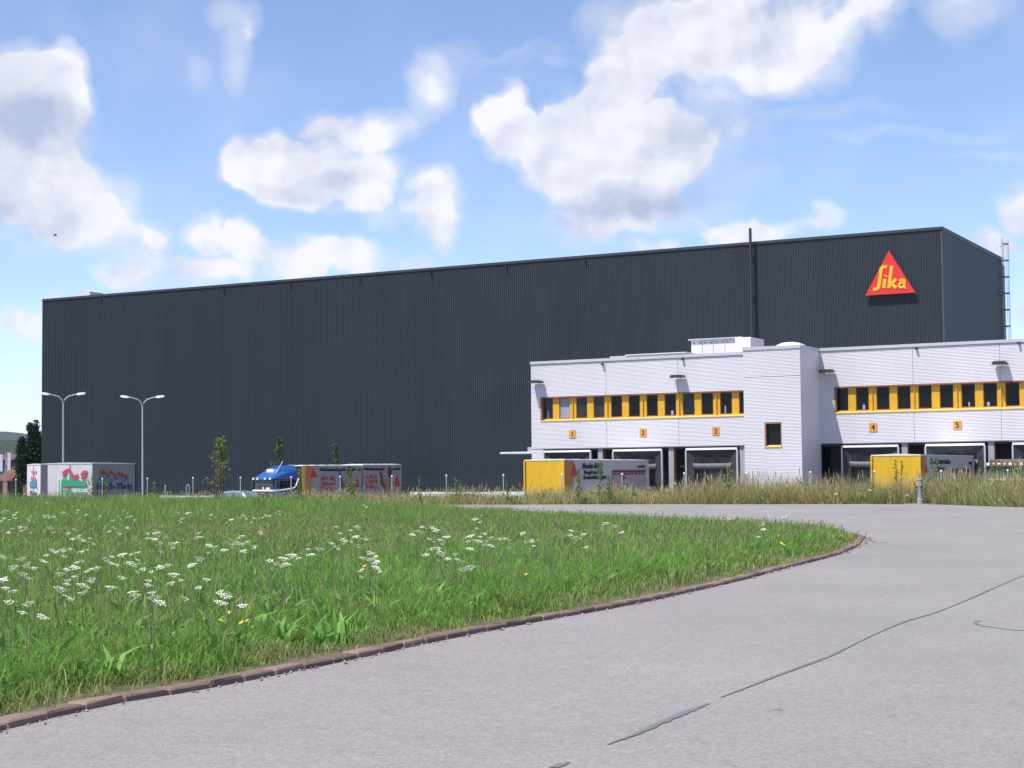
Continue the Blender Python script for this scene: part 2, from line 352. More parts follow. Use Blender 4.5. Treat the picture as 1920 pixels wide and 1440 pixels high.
def asphalt_mat():
    m = bpy.data.materials.new('asphalt'); m.use_nodes = True; nt = m.node_tree; N = nt.nodes; L = nt.links; b = N['Principled BSDF']
    tc = N.new('ShaderNodeTexCoord'); V = tc.outputs['Object']
    def noise(sc_, d=3, r=.6):
        n = N.new('ShaderNodeTexNoise'); n.inputs['Scale'].default_value = sc_; n.inputs['Detail'].default_value = d; n.inputs['Roughness'].default_value = r; L.new(V, n.inputs['Vector']); return n.outputs['Fac']
    def ramp(f, a, c0, b_, c1):
        r = N.new('ShaderNodeMapRange'); r.inputs[1].default_value = a; r.inputs[2].default_value = b_; r.inputs[3].default_value = c0; r.inputs[4].default_value = c1; L.new(f, r.inputs[0]); return r.outputs[0]
    def mul(a, b_):
        n = N.new('ShaderNodeMath'); n.operation = 'MULTIPLY'; L.new(a, n.inputs[0]); L.new(b_, n.inputs[1]); return n.outputs[0]
    big = ramp(noise(.22, 4), .3, .90, .7, 1.08); mid = ramp(noise(2.2, 5), .3, 0.97, .7, 1.03)
    vo = N.new('ShaderNodeTexVoronoi'); vo.inputs['Scale'].default_value = 75; L.new(V, vo.inputs['Vector'])
    sepc = N.new('ShaderNodeSeparateColor'); L.new(vo.outputs['Color'], sepc.inputs[0])
    chip = ramp(sepc.outputs[0], 0, .80, 1, 1.20)
    vo2 = N.new('ShaderNodeTexVoronoi'); vo2.inputs['Scale'].default_value = 24; L.new(V, vo2.inputs['Vector'])
    sep2 = N.new('ShaderNodeSeparateColor'); L.new(vo2.outputs['Color'], sep2.inputs[0])
    chip2 = ramp(sep2.outputs[1], 0, .93, 1, 1.07)
    fine = ramp(noise(260, 2), .3, .92, .7, 1.08)
    k = mul(mul(mul(big, mid), mul(chip, chip2)), fine)
    mx = N.new('ShaderNodeVectorMath'); mx.operation = 'SCALE'; mx.inputs[0].default_value = (.238, .219, .218); L.new(k, mx.inputs['Scale'])
    L.new(mx.outputs[0], b.inputs['Base Color']); b.inputs['Roughness'].default_value = .82; b.inputs['Specular IOR Level'].default_value = .3
    bp = N.new('ShaderNodeBump'); bp.inputs['Strength'].default_value = .35; bp.inputs['Distance'].default_value = .006
    L.new(vo.outputs['Distance'], bp.inputs['Height']); L.new(bp.outputs[0], b.inputs['Normal'])
    return m
M['asphalt'] = asphalt_mat()
M['soil'] = mat('meadow_soil', (.075, .070, .035), .95, .3, 1.4, bump=.5, bscale=12, col2=(.10, .115, .04))
M['ground'] = mat('rough_ground', (.12, .11, .06), .95, .3, .3, bump=.4, bscale=4, col2=(.075, .10, .035))
M['kerb'] = mat('porphyry_kerb', (.125, .075, .064), .85, .2, 3.0, bump=.5, bscale=35, col2=(.225, .155, .140))
def vary_by_object(m, lo, hi):                     # every stone has its own tone
    nt = m.node_tree; N = nt.nodes; L = nt.links; b = N['Principled BSDF']; src = b.inputs['Base Color'].links[0].from_socket
    oi = N.new('ShaderNodeObjectInfo'); mr = N.new('ShaderNodeMapRange'); mr.inputs[3].default_value = lo; mr.inputs[4].default_value = hi; L.new(oi.outputs['Random'], mr.inputs[0])
    v = N.new('ShaderNodeVectorMath'); v.operation = 'SCALE'; L.new(src, v.inputs[0]); L.new(mr.outputs[0], v.inputs['Scale']); L.new(v.outputs[0], b.inputs['Base Color'])
vary_by_object(M['kerb'], .65, 1.35)
M['mortar'] = mat('kerb_mortar', (.42, .38, .36), .9, .2, 6, bump=.4, bscale=30)
M['yard'] = mat('yard_asphalt', (.16, .155, .16), .85, .15, .5)
M['hill'] = mat('wooded_hill', (.012, .022, .014), .95, .3, .012, col2=(.024, .040, .018))

def leaf_mat(name, trans=.32, rough=.6, gain=1.0):
    m = bpy.data.materials.new(name); m.use_nodes = True; nt = m.node_tree; N = nt.nodes; L = nt.links
    out = N['Material Output']; b = N['Principled BSDF']; b.inputs['Roughness'].default_value = rough; b.inputs['Specular IOR Level'].default_value = .25
    at = N.new('ShaderNodeAttribute'); at.attribute_name = 'tone'
    no = N.new('ShaderNodeTexNoise'); no.inputs['Scale'].default_value = 35; geo = N.new('ShaderNodeNewGeometry'); L.new(geo.outputs['Position'], no.inputs['Vector'])
    mr = N.new('ShaderNodeMapRange'); mr.inputs[3].default_value = .85 * gain; mr.inputs[4].default_value = 1.15 * gain; L.new(no.outputs['Fac'], mr.inputs[0])
    sc_ = N.new('ShaderNodeVectorMath'); sc_.operation = 'SCALE'; L.new(at.outputs['Color'], sc_.inputs[0]); L.new(mr.outputs[0], sc_.inputs['Scale'])
    tr = N.new('ShaderNodeBsdfTranslucent'); L.new(sc_.outputs[0], tr.inputs[0]); L.new(sc_.outputs[0], b.inputs['Base Color'])
    mx = N.new('ShaderNodeMixShader'); mx.inputs[0].default_value = trans; L.new(b.outputs[0], mx.inputs[1]); L.new(tr.outputs[0], mx.inputs[2]); L.new(mx.outputs[0], out.inputs[0])
    return m
M['grass'] = leaf_mat('grass_blades', .42)
M['weeds'] = leaf_mat('dry_grass', .3)
M['grit'] = leaf_mat('stone_grit', .0, .9)
M['leaves'] = leaf_mat('tree_leaves', .3)

def soup(name, verts, tris, cols, material, parent=None):     # fast triangle mesh with a colour per vertex
    me = bpy.data.meshes.new(name); nv, nt_ = len(verts), len(tris)
    me.vertices.add(nv); me.vertices.foreach_set('co', np.asarray(verts, np.float32).ravel())
    me.loops.add(nt_ * 3); me.loops.foreach_set('vertex_index', np.asarray(tris, np.int32).ravel())
    me.polygons.add(nt_); me.polygons.foreach_set('loop_start', np.arange(0, nt_ * 3, 3, dtype=np.int32))
    me.polygons.foreach_set('loop_total', np.full(nt_, 3, np.int32))
    ca = me.color_attributes.new('tone', 'FLOAT_COLOR', 'POINT')
    ca.data.foreach_set('color', np.concatenate([cols, np.ones((nv, 1))], 1).astype(np.float32).ravel())
    me.materials.append(material); me.update(calc_edges=True)
    return link(name, me, parent)

_G = rng.random((256, 256))
def vnoise(x, y, sc_, off=0.0):
    x = x / sc_ + off; y = y / sc_ + off * 1.7; xi = np.floor(x).astype(int); yi = np.floor(y).astype(int); fx = x - xi; fy = y - yi
    fx = fx * fx * (3 - 2 * fx); fy = fy * fy * (3 - 2 * fy)
    g = lambda a, b: _G[a % 256, b % 256]
    return (g(xi, yi) * (1 - fx) + g(xi + 1, yi) * fx) * (1 - fy) + (g(xi, yi + 1) * (1 - fx) + g(xi + 1, yi + 1) * fx) * fy
def in_poly(x, y, poly):
    r = np.zeros(len(x), bool); n = len(poly); j = n - 1
    for i in range(n):
        xi, yi = poly[i]; xj, yj = poly[j]
        c = ((yi > y) != (yj > y)) & (x < (xj - xi) * (y - yi) / (yj - yi + 1e-12) + xi); r ^= c; j = i
    return r
def dist_line(x, y, pts):
    d = np.full(len(x), 1e9)
    for (x0, y0), (x1, y1) in zip(pts[:-1], pts[1:]):
        dx, dy = x1 - x0, y1 - y0; t = np.clip(((x - x0) * dx + (y - y0) * dy) / (dx * dx + dy * dy + 1e-9), 0, 1)
        d = np.minimum(d, np.hypot(x - x0 - t * dx, y - y0 - t * dy))
    return d
def smooth_line(pts, step):                          # Catmull-Rom resampled at an even step
    P = [Vector((p[0], p[1])) for p in pts]; P = [P[0] * 2 - P[1]] + P + [P[-1] * 2 - P[-2]]; out = []
    for i in range(1, len(P) - 2):
        for k in range(12):
            t = k / 12; a, b, c, d = P[i - 1:i + 3]
            out.append(.5 * ((2 * b) + (c - a) * t + (2 * a - 5 * b + 4 * c - d) * t * t + (3 * b - a - 3 * c + d) * t ** 3))
    out.append(P[-2]); res = [out[0]]; acc = 0
    for a, b in zip(out[:-1], out[1:]):
        l = (b - a).length; p = a
        while acc + l >= step and l > 0:
            q = p + (b - p) * ((step - acc) / l); res.append(q); l -= step - acc; p = q; acc = 0
        acc += l
    return [(p.x, p.y) for p in res]

# ------------------------------------------------------------------ ground, road, meadow, kerb
YARD = -1.6
def ground_z(s, c):
    t = min(1, max(0, (c - 78.6) / 3.0)); z = -.03 + (YARD - .02 + .03) * (t * t * (3 - 2 * t))
    w = min(1, max(0, (s + 69) / 3)) * min(1, max(0, (-50 - s) / 3)) * min(1, max(0, (87 - c) / 2.5))
    return z * (1 - w) + max(z, -.62) * w
def build_ground():
    ss = [-6000, -3000, -1200, -500, -250] + list(np.arange(-150, 60, 5.0)) + [120, 300, 900, 2500, 6000]
    ss = sorted(set(ss) | set(np.arange(-72, -44, 1.0)))
    cs = [-600, -200, -60, -10, 20, 50, 66, 74, 77] + list(np.arange(78, 90, .5)) + [95, 105, 115, 140, 200, 400, 900, 2500, 6000]
    v = [tuple(sc(s, c, ground_z(s, c))) for c in cs for s in ss]; n = len(ss)
    f = [(j * n + i, j * n + i + 1, (j + 1) * n + i + 1, (j + 1) * n + i) for j in range(len(cs) - 1) for i in range(n - 1)]
    tag(MB().add(v, f).build('ground', M['ground']), kind='structure')
    v = [tuple(sc(s, c, YARD)) for s, c in ((-130, 82.4), (-48, 82.4), (-48, 99.5), (-130, 118))]
    v2 = [tuple(sc(s, c, YARD)) for s, c in ((-48, 82.4), (20, 82.4), (20, 99.5), (-48, 99.5))]
    mb = MB(); mb.add(v2, [(0, 1, 2, 3)]); mb.add([sc(-130, 88), sc(-69.5, 88), sc(-69.5, 118), sc(-130, 118)], [(0, 1, 2, 3)]); mb.v[4:] = [(p[0], p[1], YARD) for p in mb.v[4:]]
    mb.add([sc(-69.5, 88, YARD), sc(-48, 88, YARD), sc(-48, 118, YARD), sc(-69.5, 118, YARD)], [(0, 1, 2, 3)])
    tag(mb.build('yard_paving', M['yard']), kind='structure')
build_ground()

KPX = [(-420, 1445), (-150, 1402), (0, 1370), (99, 1346), (225, 1318), (369, 1295), (512, 1267), (630, 1243), (730, 1222), (856, 1195), (997, 1168), (1109, 1148), (1200, 1131),
       (1272, 1115.5), (1350, 1098), (1425, 1079.5), (1475, 1065.5), (1537, 1050), (1584, 1036), (1610, 1023), (1617, 1014), (1612, 1006)]
KP = [tuple(gnd(x, y).xy) for x, y in KPX]
KP += [(7.6, 43.5), (6.9, 46.5), (5.2, 50.5), (2.2, 57.5), (-2.2, 65.5), (-9, 74), (-25, 84), (-46, 95.5), (-75, 111)]
KP = [(KP[0][0] - 4.5, KP[0][1] - 6.5)] + KP
KERB = smooth_line(KP, .42)
KW, KH = .165, .048
def offset(line, d):
    out = []
    for i, p in enumerate(line):
        a = line[max(i - 1, 0)]; b = line[min(i + 1, len(line) - 1)]; dx, dy = b[0] - a[0], b[1] - a[1]; l = math.hypot(dx, dy)
        out.append((p[0] - dy / l * d, p[1] + dx / l * d))
    return out
KIN = offset(KERB, KW)
MEADOW = KIN + [(-140, 60), (-60, -12)]
def build_road():
    far = [(60, 38), (45, 50), (30, 60.8), (21.4, 67.4), (18.9, 75.6), (11.5, 79.9), (3.9, 83.5), (-1.6, 85.2), (-10.8, 90.5), (-25, 98.2), (-46, 109.5), (-75, 125.4)]
    edge = smooth_line(far, 1.2); e2 = []
    for x, y in edge:
        k = random.uniform(-.22, .22); e2.append((x + .5 * k, y + .85 * k))
    back = [(-75, 108), (-46, 93), (-25, 80), (-12, 72), (-4, 62), (1, 52), (0, 40), (-4, 20), (-9, 2), (-16, -14), (-6, -22), (10, -14), (22, 10), (36, 24), (60, 24)]
    poly = e2 + back
    me = bpy.data.meshes.new('road'); me.from_pydata([(x, y, 0) for x, y in poly], [], [tuple(range(len(poly)))]); me.materials.append(M['asphalt'])
    import bmesh
    bm = bmesh.new(); bm.from_mesh(me); bmesh.ops.triangulate(bm, faces=bm.faces); bmesh.ops.recalc_face_normals(bm, faces=bm.faces)
    if sum(f.normal.z for f in bm.faces) < 0: bmesh.ops.reverse_faces(bm, faces=bm.faces)
    bm.to_mesh(me); bm.free()
    road = tag(link('road', me), kind='structure')
    def strip(name, px, wid, z):
        pts = [gnd(x, y).xy for x, y in px]; L = smooth_line([tuple(p) for p in pts], min(.04, (pts[-1] - pts[0]).length / 8)); mb = MB(); vs = []
        for i, p in enumerate(L):
            a = L[max(i - 1, 0)]; b = L[min(i + 1, len(L) - 1)]; d = Vector((b[0] - a[0], b[1] - a[1])).normalized(); t = i / (len(L) - 1) * (len(wid) - 1)
            k = int(min(t, len(wid) - 2)); w = (wid[k] * (1 - t + k) + wid[k + 1] * (t - k)) / 2
            w1 = w * random.uniform(.55, 1.3); w2 = w * random.uniform(.55, 1.3)
            vs += [(p[0] - d.y * w1, p[1] + d.x * w1, z), (p[0] + d.y * w2, p[1] - d.x * w2, z)]
        mb.add(vs, [(2 * i, 2 * i + 1, 2 * i + 3, 2 * i + 2) for i in range(len(L) - 1)])
        mb.build(name, M['seal'], road)
    strip('joint_seal', [(1138, 1397), (1200, 1374), (1260, 1347), (1331, 1319)], [.012, .045, .055, .062, .02], .005)
    strip('joint_seal', [(1352, 1308), (1400, 1290), (1448, 1271), (1510, 1248), (1560, 1229), (1640, 1190), (1700, 1165), (1760, 1147), (1830, 1118), (1868, 1101), (1990, 1050)], [.015, .045, .015, .035, .02, .045, .018, .035, .03, .04], .005)
    strip('joint_seal', [(1036, 1440), (1050, 1436), (1066, 1430)], [.06, .05, .02], .005)
    strip('crack', [(1840, 1164), (1829, 1167), (1835, 1172), (1865, 1177), (1895, 1181), (1940, 1184)], [.03, .04, .03, .03], .004)
    strip('crack', [(1445, 1332), (1458, 1331), (1470, 1333)], [.008, .02, .008], .004)
    strip('crack', [(1617, 1004), (1640, 1017), (1668, 1017)], [.06, .10, .05], .004)
    # meadow soil sheet inside the kerb, and the kerb of single porphyry stones
    me = bpy.data.meshes.new('meadow'); me.from_pydata([(x, y, KH - .012) for x, y in MEADOW], [], [tuple(range(len(MEADOW)))]); me.materials.append(M['soil'])
    bm = bmesh.new(); bm.from_mesh(me); bmesh.ops.triangulate(bm, faces=bm.faces)
    if sum(f.normal.z for f in bm.faces) < 0: bmesh.ops.reverse_faces(bm, faces=bm.faces)
    bm.to_mesh(me); bm.free(); tag(link('meadow', me), kind='structure')
    kerb = empty('kerb', (0, 0, 0), kind='structure')
    bed = MB(); o1 = offset(KERB, .018); o2 = offset(KERB, KW - .012); vs = []
    for a, b in zip(o1, o2): vs += [(a[0], a[1], -.02), (a[0], a[1], KH - .022), (b[0], b[1], KH - .022)]
    bed.add(vs, [(3 * i + k, 3 * i + 3 + k, 3 * i + 4 + k, 3 * i + 1 + k) for i in range(len(KERB) - 1) for k in (0, 1)]); bed.build('mortar_bed', M['mortar'], kerb)
    rest = MB(); i = 0; n_single = 0
    while i < len(KERB) - 2:
        a = Vector(KERB[i]); b = Vector(KERB[i + 1])
        mid = (a + b) / 2; L = (b - a).length; ang = math.atan2(b.y - a.y, b.x - a.x)
        g = random.uniform(.008, .02); mb = rest if (i > 170) else MB(); j = lambda s_=.009: random.uniform(-s_, s_)
        hh = KH + j(.006); x0, x1 = -L / 2 + g, L / 2 - g
        v = [(x0, j(), -.03), (x1, j(), -.03), (x1, KW + j(), -.03), (x0, KW + j(), -.03)]
        e = .012
        ring1 = [(x0, 0 + j(.008), hh - e), (x1, 0 + j(.008), hh - e), (x1, KW, hh - e), (x0, KW, hh - e)]
        ring2 = [(x0 + e, e + j(.004), hh + j(.004)), (x1 - e, e + j(.004), hh + j(.004)), (x1 - e, KW - e, hh + j(.004)), (x0 + e, KW - e, hh + j(.004))]
        # a knocked middle on the front edge so that no stone is a clean box
        fs = [(0, 3, 2, 1), (8, 9, 10, 11)] + [(k, (k + 1) % 4, 4 + (k + 1) % 4, 4 + k) for k in range(4)] + [(4 + k, 4 + (k + 1) % 4, 8 + (k + 1) % 4, 8 + k) for k in range(4)]
        vs = v + ring1 + ring2
        if mb is rest:
            R = Matrix.Rotation(ang, 4, 'Z'); rest.add([R @ Vector(p) + Vector((mid.x, mid.y, 0)) for p in vs], fs)
        else:
            o = mb.add(vs, fs).build('kerb_stone', M['kerb'], kerb, loc=(mid.x, mid.y, 0)); o.rotation_euler = (0, 0, ang)
        i += 1
    tag(rest.build('far_kerb_stones', M['kerb'], kerb), kind='stuff')
build_road()
def build_grit():                                   # crumbs of mortar, soil and gravel lying along the foot of the kerb and the far road edge
    parts = []; n = 800; KO = np.array(offset(KERB, -.02)); k = rng.integers(0, 130, n); P = KO[k]; d = KO[np.minimum(k + 1, len(KO) - 1)] - P; t = rng.random(n)
    g = vnoise(P[:, 0], P[:, 1], 1.1, 71); ok = rng.random(n) < np.clip(2.4 * g - .7, .05, 1); P = (P + d * t[:, None])[ok]; d = d[ok]; n = len(P)
    nn = np.stack([d[:, 1], -d[:, 0]], 1) / (np.linalg.norm(d, axis=1)[:, None] + 1e-9); P = P + nn * (np.abs(rng.normal(size=n)) * .045)[:, None]
    r = rng.uniform(.004, .016, n) * (1 + P[:, 1] / 30); V = []; 
    base = np.array([[1, 0, .1], [-.4, .9, .1], [-.5, -.8, .1], [.1, .1, 1.0], [0, 0, -.3]]); a = rng.uniform(0, 2 * PI, n); c, s_ = np.cos(a), np.sin(a)
    B = base[None] * r[:, None, None] * rng.uniform(.7, 1.3, (n, 5, 1)); X = B[:, :, 0] * c[:, None] - B[:, :, 1] * s_[:, None] + P[:, 0:1]; Y = B[:, :, 0] * s_[:, None] + B[:, :, 1] * c[:, None] + P[:, 1:2]; Zz = B[:, :, 2] * .7 + .004
    V = np.stack([X, Y, Zz], 2).reshape(-1, 3); T = (np.arange(n)[:, None, None] * 5 + np.array([[0, 1, 3], [1, 2, 3], [2, 0, 3], [1, 0, 4], [2, 1, 4], [0, 2, 4]])[None]).reshape(-1, 3)
    tone = np.array([(.34, .31, .28), (.24, .18, .16), (.15, .11, .085), (.42, .40, .37)])[rng.integers(0, 4, n)]
    tag(soup('kerb_grit', V, T, np.repeat(tone, 5, 0), M['grit']), kind='stuff')
build_grit()

# ------------------------------------------------------------------ hills
def build_hill(name, dist, prof, depth, seed):
    n = 220; v = []; rows = 7
    for j in range(rows):
        t = j / (rows - 1)
        for i in range(n):
            px = -3200 + i * (6400 / (n - 1)); k = np.interp(px, [p[0] for p in prof], [p[1] for p in prof])
            q = atY(960 + px, 720, dist); az = (px) / FPX; base = -3
            h = (k + random.uniform(-.02, .02) * abs(k)) * math.sin(t * PI / 2)
            Y = dist + depth * t + 40 * math.sin(i * .7 + j + seed); v.append((az * Y, Y, base + (h - base) * (1 if j else 0) if j else base))
    f = [(j * n + i, j * n + i + 1, (j + 1) * n + i + 1, (j + 1) * n + i) for j in range(rows - 1) for i in range(n - 1)]
    tag(MB().add(v, f).build(name, M['hill'], smooth=False), kind='structure')
build_hill('hill', 2300, [(-3200, 150), (-1800, 130), (-1100, 98), (-960, 90), (-905, 84), (-860, 74), (-780, 62), (-500, 50), (0, 40), (1500, 30), (3200, 30)], 700, 0)
build_hill('hill', 900, [(-3200, 36), (-1400, 33), (-960, 29), (-900, 27), (-860, 25), (-600, 18), (0, 12), (3200, 8)], 260, 2)

# ------------------------------------------------------------------ the dark high-bay warehouse
DC, D0, D1, DTOP, DBACK = 114.0, -112.8, -27.84, 18.6, 133.8
def build_highbay():
    b = empty('high_bay_warehouse', sc(D0, DC, YARD), A, label='huge windowless dark grey warehouse with vertical ribbed cladding', cat='warehouse')
    L = D1 - D0; H = DTOP - YARD; T = DBACK - DC
    mb = MB(); p = .183; nrib = int(L / p); vs = []
    prof = [(0, 0), (.055, 0), (.075, .04), (.163, .04)]
    for i in range(nrib):
        for (x, d) in prof: vs.append((i * p + x, d))
    vs.append((L, 0)); n = len(vs)
    zz = [0.0, H - .20]
    mb.add([(x, d, z) for z in zz for x, d in vs], [(i, i + 1, n + i + 1, n + i) for i in range(n - 1)])
    mb.build('front_wall', M['dark_clad'], b)
    MB().box(0, L, -.05, .10, H - .20, H).build('eaves_trim', M['dark_trim'], b)
    # smooth gable of wide horizontal sheets
    mb = MB(); hgt = 1.0; z = 0.0
    while z < H - .3:
        z1 = min(z + hgt, H - .28); mb.box(L - .02, L + .05, .12, T, z + .004, z1); z = z1
    mb.build('gable_wall', M['dark_flat'], b)
    MB().box(L - .03, L + .09, .10, T + .03, H - .28, H + .01).build('gable_trim', M['dark_trim'], b)
    MB().box(L - .04, L + .07, -.055, .12, 0, H - .3).build('corner_trim', M['dark_flat'], b)
    MB().box(.1, L - .1, .12, T - .05, H - .5, H - .12).build('roof', M['dark_trim'], b)
    MB().box(0, .15, .12, T, 0, H - .3).build('rear_gable_wall', M['dark_flat'], b)
    MB().box(.15, L, T - .15, T, 0, H - .3).build('rear_wall', M['dark_flat'], b)
    for px in (190, 420, 544, 675, 808, 950, 1098):
        s, z = fac(px, 500, DC); x = s - D0
        MB().box(x - .06, x + .06, -.22, .0, H - .52, H - .40).build('overflow_spout', M['dark_trim'], b)
    s, _ = fac(1411.5, 500, DC); x = s - D0
    MB().tube([(x, -.42, 8.0), (x, -.42, H + .95)], .105, 12).build('flue_pipe', M['dark_trim'], b, True)
    for z in (10, 13, 16, 19): MB().box(x - .05, x + .05, -.38, .05, z, z + .08).build('pipe_bracket', M['dark_trim'], b)
    s0, _ = fac(135, 548, DC + 1.5); s1, _ = fac(168, 548, DC + 1.5)
    MB().prism([(s0 - D0, H - .12), (s1 - D0, H - .12), (s1 - D0 - .1, H + .62), (s1 - D0 - .5, H + .78), (s0 - D0 + .9, H + .7), (s0 - D0 + .1, H + .35)], 'y', 1.6, 3.4).build('rooflight', M['pale_metal'], b)
    MB().tube([(L + .05, T + .12, 0), (L + .05, T + .12, H - .6)], .10, 10).build('downpipe', M['pale_metal'], b, True)
    # caged ladder
    lad = empty('caged_ladder', sc(D1 + .1, DBACK - .9, YARD), A, label='tall caged steel ladder on the rear corner of dark warehouse', cat='ladder')
    top = H + 1.5
    for y in (-.26, .26): MB().tube([(.14, y, 6), (.14, y, top)], .03, 6).build('rail', M['galv'], lad)
    mb = MB()
    for k in range(int((top - 6) / .3)): mb.tube([(.14, -.26, 6.1 + .3 * k), (.14, .26, 6.1 + .3 * k)], .014, 5)
    tag(mb.build('rungs', M['galv'], lad), kind='stuff')
    arc = [(.14 + .46 * math.sin(q) * 1.0, -.40 * math.cos(q)) for q in np.linspace(0, PI, 9)]
    for z in np.arange(8.0, top, 1.32):
        mb = MB()
        for (x0, y0), (x1, y1) in zip(arc[:-1], arc[1:]): mb.tube([(x0, y0, z), (x1, y1, z)], .035, 5)
        mb.build('cage_hoop', M['lamp_dark'], lad)
        MB().tube([(.0, -.26, z - .2), (.14, -.26, z - .2)], .03, 5).build('bracket', M['lamp_dark'], lad)
    for q in (2, 4, 6): MB().tube([(arc[q][0], arc[q][1], 8), (arc[q][0], arc[q][1], top - .2)], .018, 5).build('cage_bar', M['galv'], lad)
build_highbay()

def build_logo():
    c = DC - .34
    P = lambda x, y: fac(x, y, c)
    ap, bl, br = P(1666.3, 470), P(1622.5, 554), P(1716, 548.5)
    zb = (bl[1] + br[1]) / 2; o = ((bl[0] + br[0]) / 2, zb)
    t = empty('company_sign', sc(o[0], c, o[1]), A, label='red triangular sign with yellow lettering high on the dark warehouse wall', cat='sign')
    tri = [(bl[0] - o[0], 0), (br[0] - o[0], 0), (ap[0] - o[0], ap[1] - o[1])]
    MB().prism(tri, 'y', 0, .20).build('panel', M['red_sign'], t)
    for x in (-1.0, 0, 1.0): MB().box(x - .06, x + .06, .20, .36, .25, .45).build('bracket', M['dark_trim'], t)
    # strokes measured from the photograph: crop pixels at 5.053x from (1540, 400)
    def Q(u, v): s, z = P(1540 + u / 5.053, 400 + v / 5.053); return (s - o[0], z - o[1])
    def curve(pts): return [tuple(p) for p in smooth_line([Q(*p) for p in pts], .05)]
    strokes = [[(622, 512), (608, 506), (590, 508), (573, 520), (566, 545), (558, 600), (550, 660), (543, 695), (530, 712), (508, 719), (490, 717)],
               [(603, 622), (597, 670), (592, 714)], [(616, 587), (606, 604)],
               [(668, 496), (657, 580), (647, 660), (640, 712)],
               [(708, 622), (680, 652), (652, 672)], [(664, 664), (690, 688), (718, 708)],
               [(738, 636), (765, 628), (786, 634), (790, 655), (786, 690), (796, 704), (806, 703)],
               [(788, 656), (760, 656), (742, 668), (740, 690), (756, 702), (776, 694), (786, 676)]]
    wid = Q(600, 600)[0] - Q(568, 600)[0]
    for k, st in enumerate(strokes):
        w = abs(wid) * (1.0 if k < 6 else .70)
        MB().ribbon(curve(st), w, (0, -.002, 0), (1, 0, 0), (0, 0, 1), .03 + .002 * k).build('letter_stroke', M['yellow_letter'], t)
    return t
build_logo()

